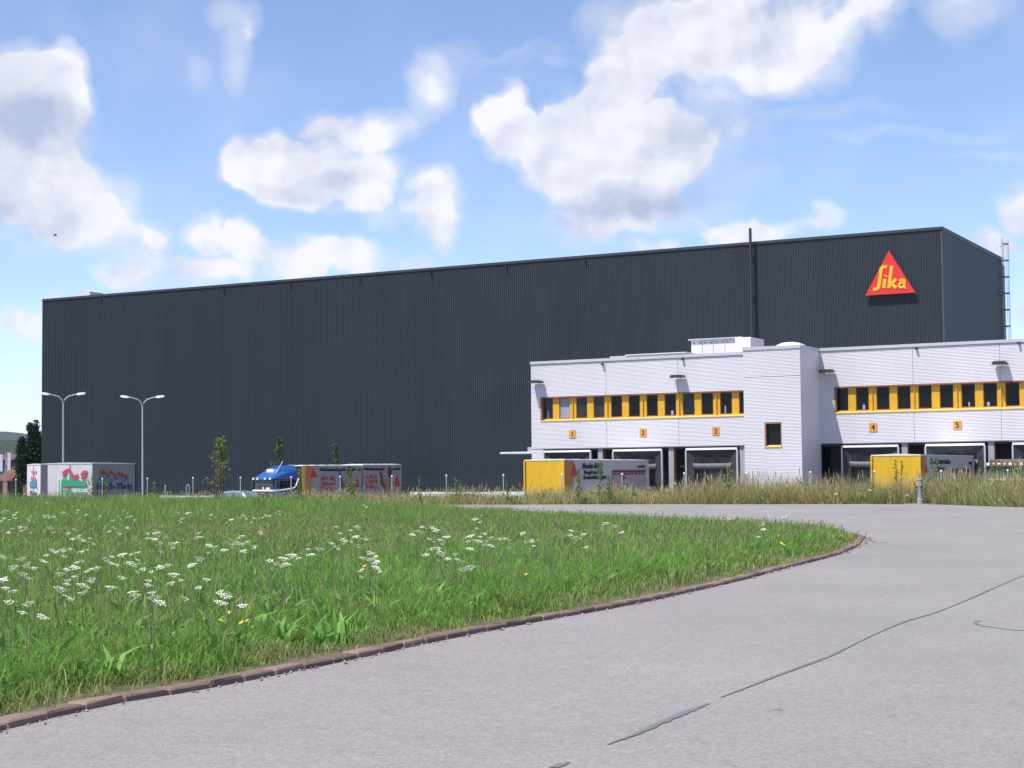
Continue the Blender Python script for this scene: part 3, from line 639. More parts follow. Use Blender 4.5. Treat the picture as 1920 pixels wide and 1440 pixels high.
# ------------------------------------------------------------------ the white loading building
WC, W0, W1, WTOP = 96.2, -51.0, -8.0, 9.05
CB = 3.27            # lower edge of the cladding
T0, T1, TD = -34.65, -31.08, 3.6
def corr(mb, x0, x1, z0, z1, y=0.0, p=.085, d=.016, axis='x', sgn=1):   # horizontally corrugated sheet
    n = max(2, int(round((z1 - z0) / p))); q = (z1 - z0) / n; vs = []
    for i in range(n):
        for (t, k) in ((0, 0), (.42, 0), (.55, 1), (.87, 1)): vs.append((z0 + (i + t) * q, k * d))
    vs.append((z1, 0)); m = len(vs)
    if axis == 'x': P = [(x, y - d + k * sgn, z) for x in (x0, x1) for z, k in vs]
    else: P = [(y + (d - k) * sgn, x, z) for x in (x0, x1) for z, k in vs]
    mb.add(P, [(i, i + 1, m + i + 1, m + i) for i in range(m - 1)]); return mb
def build_loading():
    b = empty('loading_building', sc(W0, WC, YARD), A, label='long white two storey loading building with yellow framed windows', cat='building')
    X = lambda s: s - W0; Z = lambda z: z - YARD
    zs0, zs1 = Z(5.10), Z(6.66); top = Z(WTOP); cb = Z(CB); D = DC - WC
    secs = [([-51.0, -45.46, -40.40, T0], -50.28, T0, 'L'), ([T1, -25.36, -20.30, -15.24, W1], -30.16, -8.6, 'R')]
    for seams, wa, wb, side in secs:
        for a, c in zip(seams[:-1], seams[1:]):
            x0, x1 = X(a) + .012, X(c) - .012
            corr(MB(), x0, x1, zs1 + .03, top - .16).build('cladding_panel', M['white_clad'], b)
            corr(MB(), x0, x1, cb, zs0 - .06).build('cladding_panel', M['white_clad'], b)
            MB().box(X(c) - .012, X(c) + .012, -.004, .05, cb, zs0 - .06).build('panel_joint', M['seam'], b)
            MB().box(X(c) - .012, X(c) + .012, -.004, .05, zs1 + .03, top - .16).build('panel_joint', M['seam'], b)
        a, c = seams[0], seams[-1]
        MB().box(X(a) - .03, X(c), -.07, .25, top - .16, top + .02).build('roof_coping', M['white_trim'], b)
        MB().box(X(a), X(c), -.055, .03, top - .22, top - .16).build('coping_shadow_line', M['seam'], b)  # grey strip that paints the shadow line under the coping
        MB().box(X(a), X(c), -.02, .30, cb - .06, cb - .004).build('cladding_edge', M['seam'], b)
        # window band: recess, head, sill, jamb, posts, panes
        corr(MB(), X(a) + .012, X(wa) - .03, zs0 - .06, zs1 + .03).build('cladding_panel', M['white_clad'], b)
        MB().box(X(wa), X(wb), -.01, .34, zs1 - .045, zs1 + .026).build('window_head', M['brown'], b)
        MB().box(X(wa) - .03, X(wa) + .07, -.012, .30, zs0 + .02, zs1 - .05).build('window_jamb', M['brown'], b)
        MB().prism([(-.05, zs0 - .055), (-.05, zs0 + .0), (.30, zs0 + .115), (.30, zs0 - .055)], 'x', X(wa) - .03, X(wb)).build('window_sill', M['yellow_sill'], b)
        s0 = seams[1] if side == 'L' else seams[0] + .67
        ps = []
        k = -8
        while True:
            cx = (-45.46 if side == 'L' else -25.36) + .631 + 1.2625 * k
            k += 1
            if cx - .3 < wa: continue
            if cx + .36 > wb: break
            ps.append(cx)
        edges = []
        for i, cx in enumerate(ps):
            xa, xb = X(cx) - .40, X(cx) + .40
            g = M['glass']
            if side == 'L' and i == 1: g = M['blind']
            elif side == 'L' and i in (0, 2, 3, 8): g = M['glass_grey']
            fr = MB(); t = .035
            for q in ((xa, xa + t, zs0 + .1, zs1 - .045), (xb - t, xb, zs0 + .1, zs1 - .045)): fr.box(q[0], q[1], .25, .31, q[2], q[3])
            fr.box(xa + t, xb - t, .25, .31, zs0 + .1, zs0 + .16).box(xa + t, xb - t, .25, .31, zs1 - .09, zs1 - .045)
            w = fr.build('window', M['brown'], b)
            MB().box(xa + t, xb - t, .29, .305, zs0 + .16, zs1 - .09).build('pane', g, w)
            edges.append((xa, xb))
            if side == 'L' and i in (0, 7, 10) or side == 'R' and i in (1, 6, 7):
                q0 = random.uniform(.1, .45); MB().box(xa + q0, xa + q0 + random.uniform(.08, .2), .275, .288, zs0 + .18, zs0 + random.uniform(.25, .7)).build('sill_object', M['col_grey'], w)
        posts = [(X(wa) + .07, edges[0][0])] + [(p[1], q[0]) for p, q in zip(edges[:-1], edges[1:])] + [(edges[-1][1], X(wb))]
        for i, (xa, xb) in enumerate(posts):
            if xb - xa < .03: continue
            MB().box(xa, xb, .20, .33, zs0 + .05, zs1 - .045).build('window_post', M['yellow'], b)
            mid = (xa + xb) / 2; sidx = round((mid - X(-45.46 if side == 'L' else -25.36)) / 1.2625)
            if .3 < xb - xa < .6 and sidx % 2 == 0:
                MB().box(mid - .02, mid + .02, .10, .198, zs0 + .06, zs1 - .30).build('mullion_fin', M['yellow'], b)
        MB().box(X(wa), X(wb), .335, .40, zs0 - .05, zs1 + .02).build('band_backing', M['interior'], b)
    # lower storey: left end cladding, recessed wall, soffit, columns
    corr(MB(), X(W0) + .012, X(-50.12), 0, cb - .065).build('cladding_panel', M['white_clad'], b)
    MB().box(X(W0), X(W0) + .01, .0, D, 0, top - .2).build('end_wall', M['white_clad'], b)
    for a, c in ((-50.1, T0), (T1 + .02, W1)):
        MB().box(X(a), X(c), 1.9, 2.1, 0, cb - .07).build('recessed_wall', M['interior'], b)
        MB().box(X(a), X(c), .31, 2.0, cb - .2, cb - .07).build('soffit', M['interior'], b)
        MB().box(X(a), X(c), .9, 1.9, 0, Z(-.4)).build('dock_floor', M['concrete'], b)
    for s in (-46.0, -41.0, -36.2, -26.0, -20.95, -15.9):
        MB().box(X(s) - .17, X(s) + .17, .10, .55, 0, cb - .065).build('column', M['col_grey'], b)
        MB().box(X(s) + .172, X(s) + .20, .12, .53, 0, cb - .07).build('column_edge', M['brown'], b)
    for a, c in ((-40.75, -40.0), (-45.8, -45.1), (-25.7, -24.85), (-20.65, -19.85)):
        MB().box(X(a), X(c), 1.0, 1.05, Z(1.95), Z(2.02)).build('guard_rail', M['galv'], b)
    # roof
    MB().box(X(W0) + .3, X(W1) - .2, .26, D - .1, top - .5, top - .12).build('roof', M['concrete'], b)
    # tower
    tx0, tx1 = X(T0), X(T1); tt = Z(9.06)
    wz0, wz1 = Z(3.06), Z(4.50); wx0, wx1 = X(-33.36), X(-32.33)
    zj = Z(fac(1440, 706, WC - TD)[1])
    corr(MB(), tx0, wx0 - .01, 0, zj - .01, -TD).build('tower_cladding', M['white_clad'], b)
    corr(MB(), wx1 + .01, tx1, 0, zj - .01, -TD).build('tower_cladding', M['white_clad'], b)
    corr(MB(), wx0 - .01, wx1 + .01, 0, wz0 - .05, -TD).build('tower_cladding', M['white_clad'], b)
    corr(MB(), wx0 - .01, wx1 + .01, wz1 + .02, zj - .01, -TD).build('tower_cladding', M['white_clad'], b)
    corr(MB(), tx0, tx1, zj + .01, tt - .2, -TD).build('tower_cladding', M['white_clad'], b)
    MB().box(tx0 + .01, tx1 - .01, -TD + .006, -TD + .03, zj - .012, zj + .012).build('panel_joint', M['seam'], b)
    MB().box(tx1 - .06, tx1 + .01, -TD + .02, .0, 0, tt - .2).build('tower_side_wall', M['white_clad'], b)
    MB().box(tx0 - .0, tx0 + .05, -TD + .02, .0, 0, tt - .2).build('tower_side_wall', M['white_clad'], b)
    MB().box(tx0 - .03, tx1 + .04, -TD - .06, .26, tt - .2, tt).build('tower_coping', M['white_trim'], b)
    MB().box(tx0 + .1, tx1 - .1, -TD + .2, .2, tt - .4, tt - .21).build('tower_roof', M['concrete'], b)
    w = MB().box(wx0, wx0 + .08, -TD - .02, -TD + .28, wz0, wz1).box(wx0 + .08, wx1 - .02, -TD - .02, -TD + .28, wz1 - .07, wz1).box(wx1 - .03, wx1, -TD - .03, -TD + .28, wz0, wz1 - .07).build('tower_window', M['brown'], b)
    MB().box(wx0 + .08, wx1 - .03, -TD + .2, -TD + .23, wz0 + .05, wz1 - .07).build('pane', M['glass'], w)
    MB().prism([(-TD - .05, wz0 - .045), (-TD - .05, wz0), (-TD + .2, wz0 + .10), (-TD + .2, wz0 - .045)], 'x', wx0 - .02, wx1 + .03).build('sill', M['yellow_sill'], w)
    cx = X(fac(1481, 645, WC - 1.0)[0])
    MB().lathe([(1.02, tt - .1), (1.0, tt + .08), (.86, tt + .22), (.5, tt + .36), (.05, tt + .41)], 24, (cx, -.9, 0)).build('roof_dome', M['pale_metal'], b, True)
    a, _ = fac(1153, 668, WC + 3); c, _ = fac(1297, 665, WC + 3)
    MB().box(X(a), X(c), 2.2, 4.4, top - .12, top + .30).build('low_rooflight', M['white_trim'], b)
    MB().box(X(a) + 1.2, X(c), 2.0, 4.6, top + .30, top + .36).build('rooflight_cover', M['pale_metal'], b)
    for px, py in ((1131, 682), (1281, 672), (1719, 652), (1911, 642)):
        s, z = fac(px, py, WC); MB().box(X(s) - .06, X(s) + .06, -.22, -.02, Z(z) - .12, Z(z) + .02).build('overflow_spout', M['dark_trim'], b)
    return b
build_loading()

def build_docks():
    t = empty('dock_shelter', (0, 0, 0), A)
    w = 1.72; h = 3.12 - YARD
    f = MB().box(-w, w, -.03, .12, h - .13, h)
    f.build('top_frame', M['lamp_white'], t)
    for s_ in (-1, 1): MB().box(s_ * w - .05, s_ * w + .05, -.028, .12, .9, h - .132).build('side_frame', M['galv'], t)
    mb = MB(); n = 10; vs = []
    for i in range(n + 1):
        x = -w + .06 + i * (2 * w - .12) / n
        vs += [(x, .02, h - .14), (x, .20 + .02 * math.sin(i * 1.9), h - .62), (x, .34 + .05 * math.sin(i * 2.3), h - 1.12 + .03 * math.sin(i * 3.1))]
    mb.add(vs, [(3 * i + k, 3 * i + 3 + k, 3 * i + 4 + k, 3 * i + 1 + k) for i in range(n) for k in (0, 1)]); mb.build('head_curtain', M['rubber'], t)
    for s_ in (-1, 1):
        vs = []
        for k in range(8): z = 1.0 + (h - 1.15) * k / 7; vs += [(s_ * (w - .06), .03, z), (s_ * (w - .52), .16 + .03 * math.sin(k * 1.3), z)]
        MB().add(vs, [(2 * k, 2 * k + 1, 2 * k + 3, 2 * k + 2) for k in range(7)]).build('side_curtain', M['rubber'], t)
    sec = [(.32 + .16 * math.cos(q) - .1, h - 1.18 + .21 * math.sin(q)) for q in np.linspace(0, 2 * PI, 12, endpoint=False)]
    MB().loft([[(x, y * (1 if abs(x) < 1.2 else .96), z + (.04 if abs(x) > 1.2 else 0)) for y, z in sec] for x in np.linspace(-1.28, 1.28, 9)]).build('head_cushion', M['cushion'], t, True)
    d = MB()
    for k in range(5): d.box(-1.25, 1.25, .62, .68, 1.22 + .42 * k, 1.62 + .42 * k)
    d = d.build('dock_door', M['door_dark'], t)
    for x in (-.62, .1, .75): MB().box(x - .22, x + .22, .60, .618, 2.55, 2.75).build('door_light', M['black'], d)
    MB().box(-w + .05, w - .05, .70, 1.5, 0, 1.18).build('dock_leveller', M['chassis'], t)
    for s_ in (-1, 1): MB().box(s_ * 1.0 - .12, s_ * 1.0 + .12, .42, .69, .7, 1.15).build('dock_buffer', M['tyre'], t)
    G = 'loading dock shelters under the white cladding'
    cs = [(-48.35, 'dock shelter under sign 1, leftmost, beside the white end wall'), (-43.3, 'dock shelter under sign 2 with a yellow trailer backed in'),
          (-38.2, 'open dock shelter under sign 3 with grey cushion showing'), (-28.05, 'dock shelter under sign 4, right of the white tower'),
          (-23.0, 'dock shelter under sign 5 with second yellow trailer in front'), (-17.98, 'dock shelter at right photo edge behind the dark truck cab')]
    for i, (s, lab) in enumerate(cs):
        o = t if i == 0 else copy_tree(t); o.location = sc(s, WC - .05, YARD); tag(o, lab, 'loading dock', G)
    # number signs
    for i, (px, py) in enumerate(((1073, 814), (1205.5, 811), (1342, 808), (1637, 801), (1795, 796.5))):
        s, z = fac(px, py, WC - .05); o = empty('number_sign', sc(s, WC - .05, z), A)
        MB().box(-.24, .24, 0, .03, -.26, .24).build('plate', M['orange_sign'], o)
        mb = MB(); text(mb, str(i + 1), (0, -.004, -.17), (1, 0, 0), (0, 0, 1), None, .48, .004, True, .012); mb.build('numeral', M['black'], o)
        tag(o, ('leftmost orange sign, reading 1, above the yellow trailer lettering', 'orange sign reading 2, between the first two panel joints', 'orange sign reading 3, nearest the white tower on its left', 'orange sign reading 4, first to the right of the white tower', 'orange sign reading 5, rightmost of the square signs')[i], 'sign', 'numbered dock signs')
    # wall lamps
    labs = ['flat dark floodlight at the left end of the white building', 'flat dark floodlight between signs 2 and 3 above the windows',
            'flat dark floodlight beside the white tower, half in its shadow', 'flat dark floodlight above sign 5 near right edge']
    l = empty('wall_lamp', (0, 0, 0), A)
    MB().prism([(-.42, .0), (.42, .0), (.33, .17), (-.33, .17)], 'y', -.82, -.12).build('housing', M['lamp_dark'], l)
    MB().tube([(0, -.2, .05), (0, .03, .02)], .035, 6).build('bracket_arm', M['lamp_dark'], l)
    MB().box(-.30, .30, -.78, -.2, -.015, -.002).build('lens', M['glass_grey'], l)
    for i, ((px, py), lab) in enumerate(zip(((1003, 718), (1269, 708), (1549, 698), (1874, 683)), labs)):
        s, z = fac(px, py, WC - .6); o = l if i == 0 else copy_tree(l)
        o.location = sc(s, WC, z); tag(o, lab, 'floodlight', 'wall floodlights of the white building')
build_docks()

def build_roof_unit():
    c = WC + 4.0
    s0, zb = fac(1296, 662, c); s1, _ = fac(1408, 660, c); _, zt = fac(1350, 634, c)
    t = empty('ventilation_unit', sc(s0, c, 9.0), A, label='white boxy rooftop ventilation unit on the white building', cat='ventilation unit')
    w = s1 - s0; h = zt - 9.0
    for k in range(4):
        x0 = k * (w * .76) / 4; o = MB().bbox(x0 + .01, x0 + w * .76 / 4 - .01, 0, 2.2, .0, h - .06, .015).build('side_panel', M['white_clad'], t)
        mb = MB()
        for x in (.18, .62): 
            for z in (.3, h - .3): mb.box(x0 + x, x0 + x + .07, -.03, .0, z, z + .09)
        mb.build('latch', M['lamp_dark'], o)
    MB().box(-.15, w * .86, -.15, 2.4, h - .058, h + .02).build('cap', M['white_trim'], t)
    MB().bbox(w * .765, w + .12, -.35, 2.2, .0, h - .06, .02).build('duct_box', M['white_clad'], t)
    MB().box(w * .78, w + .10, -.9, -.36, .12, .18).build('walkway', M['white_trim'], t)
build_roof_unit()
def build_canopy():
    c = WC + 1.0; s0, z = fac(945, 850, c)
    t = empty('canopy', sc(W0, c, z), A, label='thin pale canopy sticking out from left end of white building', cat='canopy')
    L = W0 - s0
    MB().bbox(-L, -.02, -.6, 2.4, -.06, .07, .02).build('slab', M['pale_metal'], t)
    MB().tube([(-.02, .4, .62), (-.62, .4, .08)], .035, 6).build('tie_rod', M['galv'], t)
    MB().box(-1.65, -.45, 1.5, 1.56, .08, .42).build('fascia_panel', M['col_grey'], t)
    MB().box(-.22, -.02, .1, .4, -.30, -.07).build('bracket', M['lamp_dark'], t)
build_canopy()

# ------------------------------------------------------------------ vehicles (local x forward, y left, z up from the yard)
def wheel_set(t, xs, r=.5, y=1.05, w=.3):
    for x in xs:
        for s_ in (-1, 1):
            o = MB().lathe([(r * .6, -w / 2), (r * .95, -w / 2), (r, -w / 2 + .05), (r, w / 2 - .05), (r * .95, w / 2), (r * .6, w / 2)], 20, (x, s_ * y, r), 'y').build('wheel', M['tyre'], t, True)
            MB().lathe([(r * .15, -w / 2 - .01), (r * .58, -w / 2 + .03), (r * .58, w / 2 - .03), (r * .15, w / 2 + .01)], 14, (x, s_ * y, r), 'y').build('rim', M['galv'], o, True)
def sheet(mb, o, xd, L, z0, z1, wob=.02, n=16, th=.05):   # slightly billowing tarpaulin wall with thickness
    o = Vector(o); xd = Vector(xd); nn = xd.cross(Vector((0, 0, 1))); ring = []
    for i in range(n + 1):
        for k in range(4):
            d = wob * math.sin(i * 2.1 + k * .7) * math.sin(PI * k / 3) if 0 < i < n else 0
            ring.append(o + xd * (L * i / n) + nn * d + Vector((0, 0, z0 + (z1 - z0) * k / 3)))
    back = [p - nn * th for p in ring]; m = len(ring); f = []
    for i in range(n):
        for k in range(3):
            a = 4 * i + k; f += [(a, a + 4, a + 5, a + 1), (m + a, m + a + 1, m + a + 5, m + a + 4)]
    for i in range(n): f += [(4 * i, m + 4 * i, m + 4 * i + 4, 4 * i + 4), (4 * i + 3, 4 * i + 7, m + 4 * i + 7, m + 4 * i + 3)]
    for i in (0, n): f += [(4 * i + k, 4 * i + k + 1, m + 4 * i + k + 1, m + 4 * i + k) for k in range(3)]
    return mb.add(ring + back, f)
def cargo(t, x0, x1, w, z0, z1, front, side, parent_roof='tarp_roof'):   # x0 front, x1 rear (x0 > x1)
    L = x0 - x1
    sheet(MB(), (x0, -w / 2, 0), (0, 1, 0), w, z0, z1 - .03, .012, 10).build('front_wall', front, t)
    sheet(MB(), (x0 - .06, w / 2, 0), (-1, 0, 0), L - .06, z0, z1 - .03, .02, 20).build('side_curtain', side, t)
    sheet(MB(), (x1, -w / 2, 0), (1, 0, 0), L - .06, z0, z1 - .03, .02, 20).build('side_curtain', side, t)
    MB().box(x1 - .02, x1 + .05, -w / 2 + .06, w / 2 - .06, z0, z1 - .04).build('rear_door', side, t)
    n = 12; vs = []
    for i in range(n + 1):
        x = x1 - .02 + (L + .04) * i / n
        vs += [(x, -w / 2 - .02, z1 - .06), (x, -w / 2 - .02, z1), (x, 0, z1 + .05 - .02 * (i % 2)), (x, w / 2 + .02, z1), (x, w / 2 + .02, z1 - .06)]
    mb = MB().add(vs, [(5 * i + k, 5 * i + 5 + k, 5 * i + 6 + k, 5 * i + 1 + k) for i in range(n) for k in range(4)] + [tuple(range(5)), tuple(range(5 * n, 5 * n + 5))])
    mb.build('roof_tarp', M[parent_roof], t)
    MB().box(x1, x0, -w / 2 + .02, w / 2 - .02, z0 - .14, z0).build('floor_frame', M['galv'], t)
    MB().box(x1 + .2, x0 - .2, -.5, .5, z0 - .45, z0 - .14).build('chassis', M['chassis'], t)
def side_print(w, x0):      # plane just outside the left side curtain; u runs from front to rear
    return dict(o=Vector((x0, w / 2 + .026, 0)), xd=Vector((-1, 0, 0)), yd=Vector((0, 0, 1)))
def flat(mb, P, poly, th=.008):
    nn = P['xd'].cross(P['yd']); n = len(poly); a = [P['o'] + P['xd'] * u + P['yd'] * v for u, v in poly]
    return mb.add(a + [p + nn * th for p in a], [tuple(range(n))[::-1], tuple(range(n, 2 * n))] + [(i, (i + 1) % n, n + (i + 1) % n, n + i) for i in range(n)])
def rect(u0, u1, v0, v1): return [(u0, v0), (u1, v0), (u1, v1), (u0, v1)]
def scribble(mb, P, u0, u1, v0, v1, rows, per, w, seed):
    r = random.Random(seed)
    for j in range(rows):
        vb = v1 - (j + 1) * (v1 - v0) / rows; h = (v1 - v0) / rows * .85
        for i in range(per):
            ub = u0 + (u1 - u0) * i / per; d = (u1 - u0) / per
            pts = [(ub + d * r.random(), vb + h * r.random()) for _ in range(3)]
            mb.ribbon(pts, w * r.uniform(.7, 1.2), P['o'], P['xd'], P['yd'], .006 + .0007 * i + .0003 * j)
    return mb

def yellow_trailer(s_mid, cf, label, kind):
    t = empty('semi_trailer', sc(s_mid, cf, YARD), A - PI / 2, label=label, cat='trailer', group='yellow fronted trailers at the docks')
    w = 2.55; L = 11.9; z0, z1 = 1.1, 4.0
    cargo(t, 0, -L, w, z0, z1, M['tarp_yellow'], M['tarp_grey'])
    wheel_set(t, (-L + 1.6, -L + 2.9, -L + 4.2)); MB().box(-2.4, -2.2, -.8, .8, .1, .8).build('landing_leg', M['chassis'], t)
    for s_ in (-1, 1): MB().box(.0, .10, s_ * w / 2 - .04, s_ * w / 2 + .04, z0, z1 - .05).build('corner_post', M['tarp_yellow'], t)
    P = side_print(w, 0)
    flat(MB(), P, rect(.12, 1.1, z0, z1 - .08)).build('printed_stripe', M['tarp_orange'], t)
    P2 = dict(P, o=P['o'] + Vector((0, .012, 0)))
    def line(txt, u, v, w, h, m_, name='lettering'):
        mb = MB(); text(mb, txt, P2['o'] + P2['xd'] * u + P2['yd'] * v, P2['xd'], P2['yd'], w, h, .006, False, .02); mb.build(name, M[m_], t)
    flat(MB(), P2, rect(L - .55, L - .02, z0, z1 - .35)).build('rear_post', M['tarp_grey'], t)
    if kind == 0:
        flat(MB(), P2, [(.75, 3.0), (1.75, 3.0), (1.15, 3.88)]).build('printed_triangle', M['print_red'], t)
        line('Absolut dicht !', 2.3, 3.47, 2.7, .48, 'black')
        line('Voegel am Pfad', 2.5, 3.14, 2.5, .36, 'black')
        line('Kunststoffdichtungsbahnen', 2.5, 2.84, 3.6, .34, 'black')
        flat(MB(), P2, rect(6.4, L - .6, z0, 3.2)).build('printed_panel', M['print_mauve'], t)
        P3 = dict(P, o=P['o'] + Vector((0, .024, 0))); flat(MB(), P3, rect(6.4, L - .6, 3.24, 3.36)).build('printed_band', M['print_plum'], t)
        for k in range(9): flat(MB(), P3, rect(6.5 + k * .53, 6.85 + k * .53, 3.08, 3.20)).build('printed_block', M['print_plum'], t)
        flat(MB(), P3, [(7.4, 2.4), (8.6, 2.4), (8.5, 2.85), (8.0, 3.0), (7.6, 2.8)]).build('printed_figure', M['print_blue'], t)
        line('www.dicht', L - 1.7, 3.52, 1.0, .24, 'black')
    else:
        flat(MB(), P2, [(.75, 3.0), (1.3, 3.0), (1.1, 3.5)]).build('printed_triangle', M['print_red'], t)
        line('D. of Construction', 2.0, 3.52, 4.2, .42, 'black')
        line('bauen', 3.4, 3.12, 1.8, .42, 'black')
        flat(MB(), P2, rect(6.6, L - 1.4, z0, 3.25)).build('printed_panel', M['print_plum'], t)
        line('dicht', L - 1.3, 3.5, .7, .24, 'black')
    return t
yellow_trailer(-43.5, 83.6, 'yellow fronted trailer with dark text along its grey side, at dock 2', 0)
yellow_trailer(-23.2, 84.2, 'yellow fronted trailer right of white tower, behind the grey hydrant', 1)

def person_print(t, P, u, k=1.0):
    zz = lambda z: 2.0 + (z - 1.15) * .72
    flat(MB(), P, [(u + x * k, zz(z)) for x, z in ((-.75, .3), (-.70, 2.0), (-.25, 2.45), (.05, 2.6), (.45, 2.42), (.85, 2.0), (.95, .3))]).build('printed_shirt', M['print_tan'], t)
    P2 = dict(P, o=P['o'] + Vector((0, .010, 0)))
    flat(MB(), P2, [(u + .1 * k + .36 * k * math.cos(q), 3.46 + .44 * math.sin(q)) for q in np.linspace(0, 2 * PI, 14, endpoint=False)]).build('printed_head', M['print_skin'], t)
    flat(MB(), P2, [(u + x * k, zz(z)) for x, z in ((-1.55, 2.05), (-1.50, 2.6), (-1.62, 2.95), (-1.52, 3.4), (-1.40, 3.4), (-1.38, 2.95), (-1.15, 2.85), (-1.12, 2.5), (-.9, 1.9), (-.7, 1.5), (-.95, 1.3), (-1.3, 1.6))]).build('printed_hand', M['print_skin'], t)
def lorry():
    H = Vector((-.68, -.73, 0)).normalized(); Lf = Vector((-H.y, H.x, 0)); Zc = 121.0
    corner = Vector(((515 - 960) / FPX * Zc, Zc, YARD)); rz = math.atan2(H.y, H.x)
    t = empty('lorry', corner - Lf * 1.25, rz, label='blue cab lorry with printed grey cargo body in front of the warehouse', cat='lorry')
    # cab shell
    def ring(x, zl, zh, hl, hh, r=.12): return [(x, -hl, zl), (x, -hl, zl + (zh - zl) * .5), (x, -hh, zh - r), (x, -hh + r, zh), (x, hh - r, zh), (x, hh, zh - r), (x, hl, zl + (zh - zl) * .5), (x, hl, zl)]
    cab = MB().loft([ring(-2.25, .75, 3.0, 1.2, 1.16), ring(-.25, .75, 3.0, 1.23, 1.16), ring(-.02, .75, 2.98, 1.20, 1.10), ring(.06, .78, 2.2, 1.15, 1.12)]).build('cab', M['cab_blue'], t, True)
    roof = MB().loft([ring(-2.2, 2.98, 4.02, 1.15, .95, .2), ring(-1.5, 2.98, 4.0, 1.17, .95, .2), ring(-1.0, 2.98, 3.82, 1.18, .92, .18), ring(-.45, 2.98, 3.45, 1.18, 1.0, .12), ring(-.05, 2.98, 3.2, 1.17, 1.08, .08), ring(.18, 2.96, 3.06, 1.14, 1.1, .03)]).build('roof_deflector', M['cab_blue'], t, True)
    MB().prism([(-.42, 3.5), (.42, 3.5), (.36, 3.74), (-.36, 3.74)], 'x', -.86, -.50).build('roof_white_patch', M['lamp_white'], roof)  # white block on the slope of the deflector
    MB().box(.05, .20, -1.15, 1.15, 2.90, 2.965).build('sun_visor', M['chassis'], t)
    for y in (-1.05, -.55, .35, .95): MB().box(.16, .26, y - .09, y + .09, 2.95, 3.1).build('marker_lamp', M['lamp_white'], t)
    MB().prism([(-1.08, 2.24), (1.08, 2.24), (1.03, 2.9), (-1.03, 2.9)], 'x', .0, .075).build('windscreen', M['windscreen'], t)
    MB().bbox(.05, .12, -.5, .25, 2.24, 2.55, .02).build('dashboard', M['chassis'], t)
    MB().box(.08, .13, -.10, .05, 2.24, 2.42).box(.08, .13, .3, .75, 2.24, 2.36).build('dash_papers', M['cream'], t)
    d = MB().box(-1.55, -.3, 1.20, 1.255, 1.0, 2.92).build('door', M['cab_blue'], t)
    MB().box(-1.45, -.42, 1.235, 1.27, 2.2, 2.86).build('side_window', M['glass'], d)
    MB().box(-2.2, -1.6, 1.18, 1.245, 2.2, 2.9).build('sleeper_window', M['glass'], t)
    st = MB(); st.tube([(.12, -1.2, 2.12), (.12, 1.15, 2.12)], .09, 6); st.tube([(.10, 1.2, 2.12), (-.4, 1.3, 2.16), (-1.7, 1.3, 2.30), (-1.95, 1.3, 2.5), (-2.2, 1.3, 3.0)], .06, 6)
    st.build('white_trim_bar', M['chrome'], t, True)
    MB().box(.06, .13, -.9, .3, 1.88, 2.02).build('red_grille_strip', M['print_pink'], t)
    MB().box(.05, .14, -1.0, 1.0, 1.0, 1.85).build('grille', M['chassis'], t)
    MB().bbox(-.1, .2, -1.24, 1.24, .45, .9, .04).build('bumper', M['cab_blue'], t)
    for y in (-.95, .95): MB().box(.18, .23, y - .2, y + .2, .62, .82).build('headlight', M['lamp_white'], t)
    for s_ in (-1, 1):
        m_ = MB().bbox(-.12, .08, s_ * 1.42 - .13, s_ * 1.42 + .13, 2.25, 2.85, .03).build('mirror', M['chassis'], t)
        MB().tube([(-.05, s_ * 1.2, 2.9), (-.02, s_ * 1.42, 2.86)], .02, 5).build('mirror_arm', M['chassis'], m_)
    MB().tube([(-.3, .75, 3.2), (-.95, .95, 4.32)], .022, 5).build('antenna', M['chrome'], t)
    MB().bbox(-8.5, -2.0, -.45, .45, .6, .95, .03).build('chassis_rail', M['chassis'], t)
    wheel_set(t, (-1.2, -5.6, -7.0), .5, 1.0)
    w = 2.5; x0 = -2.58
    cargo(t, x0, -8.57, w, 1.1, 4.0, M['chassis'], M['tarp_dim'])
    MB().box(x0 - .26, x0 + .04, w / 2 + .02, w / 2 + .05, 1.1, 3.94).build('corner_band', M['yellow_sill'], t)
    P = side_print(w, x0 - .27); L = 5.7
    flat(MB(), P, rect(.0, .62, 1.1, 3.94)).build('printed_stripe', M['tarp_orange'], t)
    P2 = dict(P, o=P['o'] + Vector((0, .012, 0)))
    flat(MB(), P2, [(.45, 3.1), (1.25, 3.1), (.75, 3.82)]).build('printed_triangle', M['print_red'], t)
    text(MB(), 'Mit Sika-Produkten arbeiten Profis', P2['o'] + P2['xd'] * 1.45 + P2['yd'] * 3.56, P2['xd'], P2['yd'], 2.55, .33, .006, False, .012).build('lettering', M['black'], t)
    text(MB(), 'weil auch Sie', P2['o'] + P2['xd'] * 4.6 + P2['yd'] * 3.56, P2['xd'], P2['yd'], .95, .33, .006, False, .012).build('lettering', M['black'], t)
    scribble(MB(), P2, 1.5, 3.0, 2.05, 3.2, 3, 13, .085, 3).build('printed_red_lettering', M['print_red'], t)
    person_print(t, P2, 4.35, .62)
    flat(MB(), P2, [(4.92, 2.35), (5.42, 2.35), (5.18, 3.2)]).build('printed_triangle', M['print_red'], t)
    # drawbar trailer behind
    tt = empty('box_trailer', t.location - H * 8.68, rz, label='grey box trailer with red print coupled behind the blue lorry', cat='trailer')
    L = 4.1; cargo(tt, 0, -L, w, 1.1, 4.06, M['tarp_dim'], M['tarp_dim']); wheel_set(tt, (-1.0, -3.1), .45, 1.0)
    MB().box(0, .0 + .10, -.06, .06, .7, .8).build('drawbar', M['chassis'], tt)
    P = side_print(w, 0)
    text(MB(), 'Mit Sika-Produkten arbeiten Profis', P['o'] + P['xd'] * .1 + P['yd'] * 3.6, P['xd'], P['yd'], 2.1, .3, .006, False, .012).build('lettering', M['black'], tt)
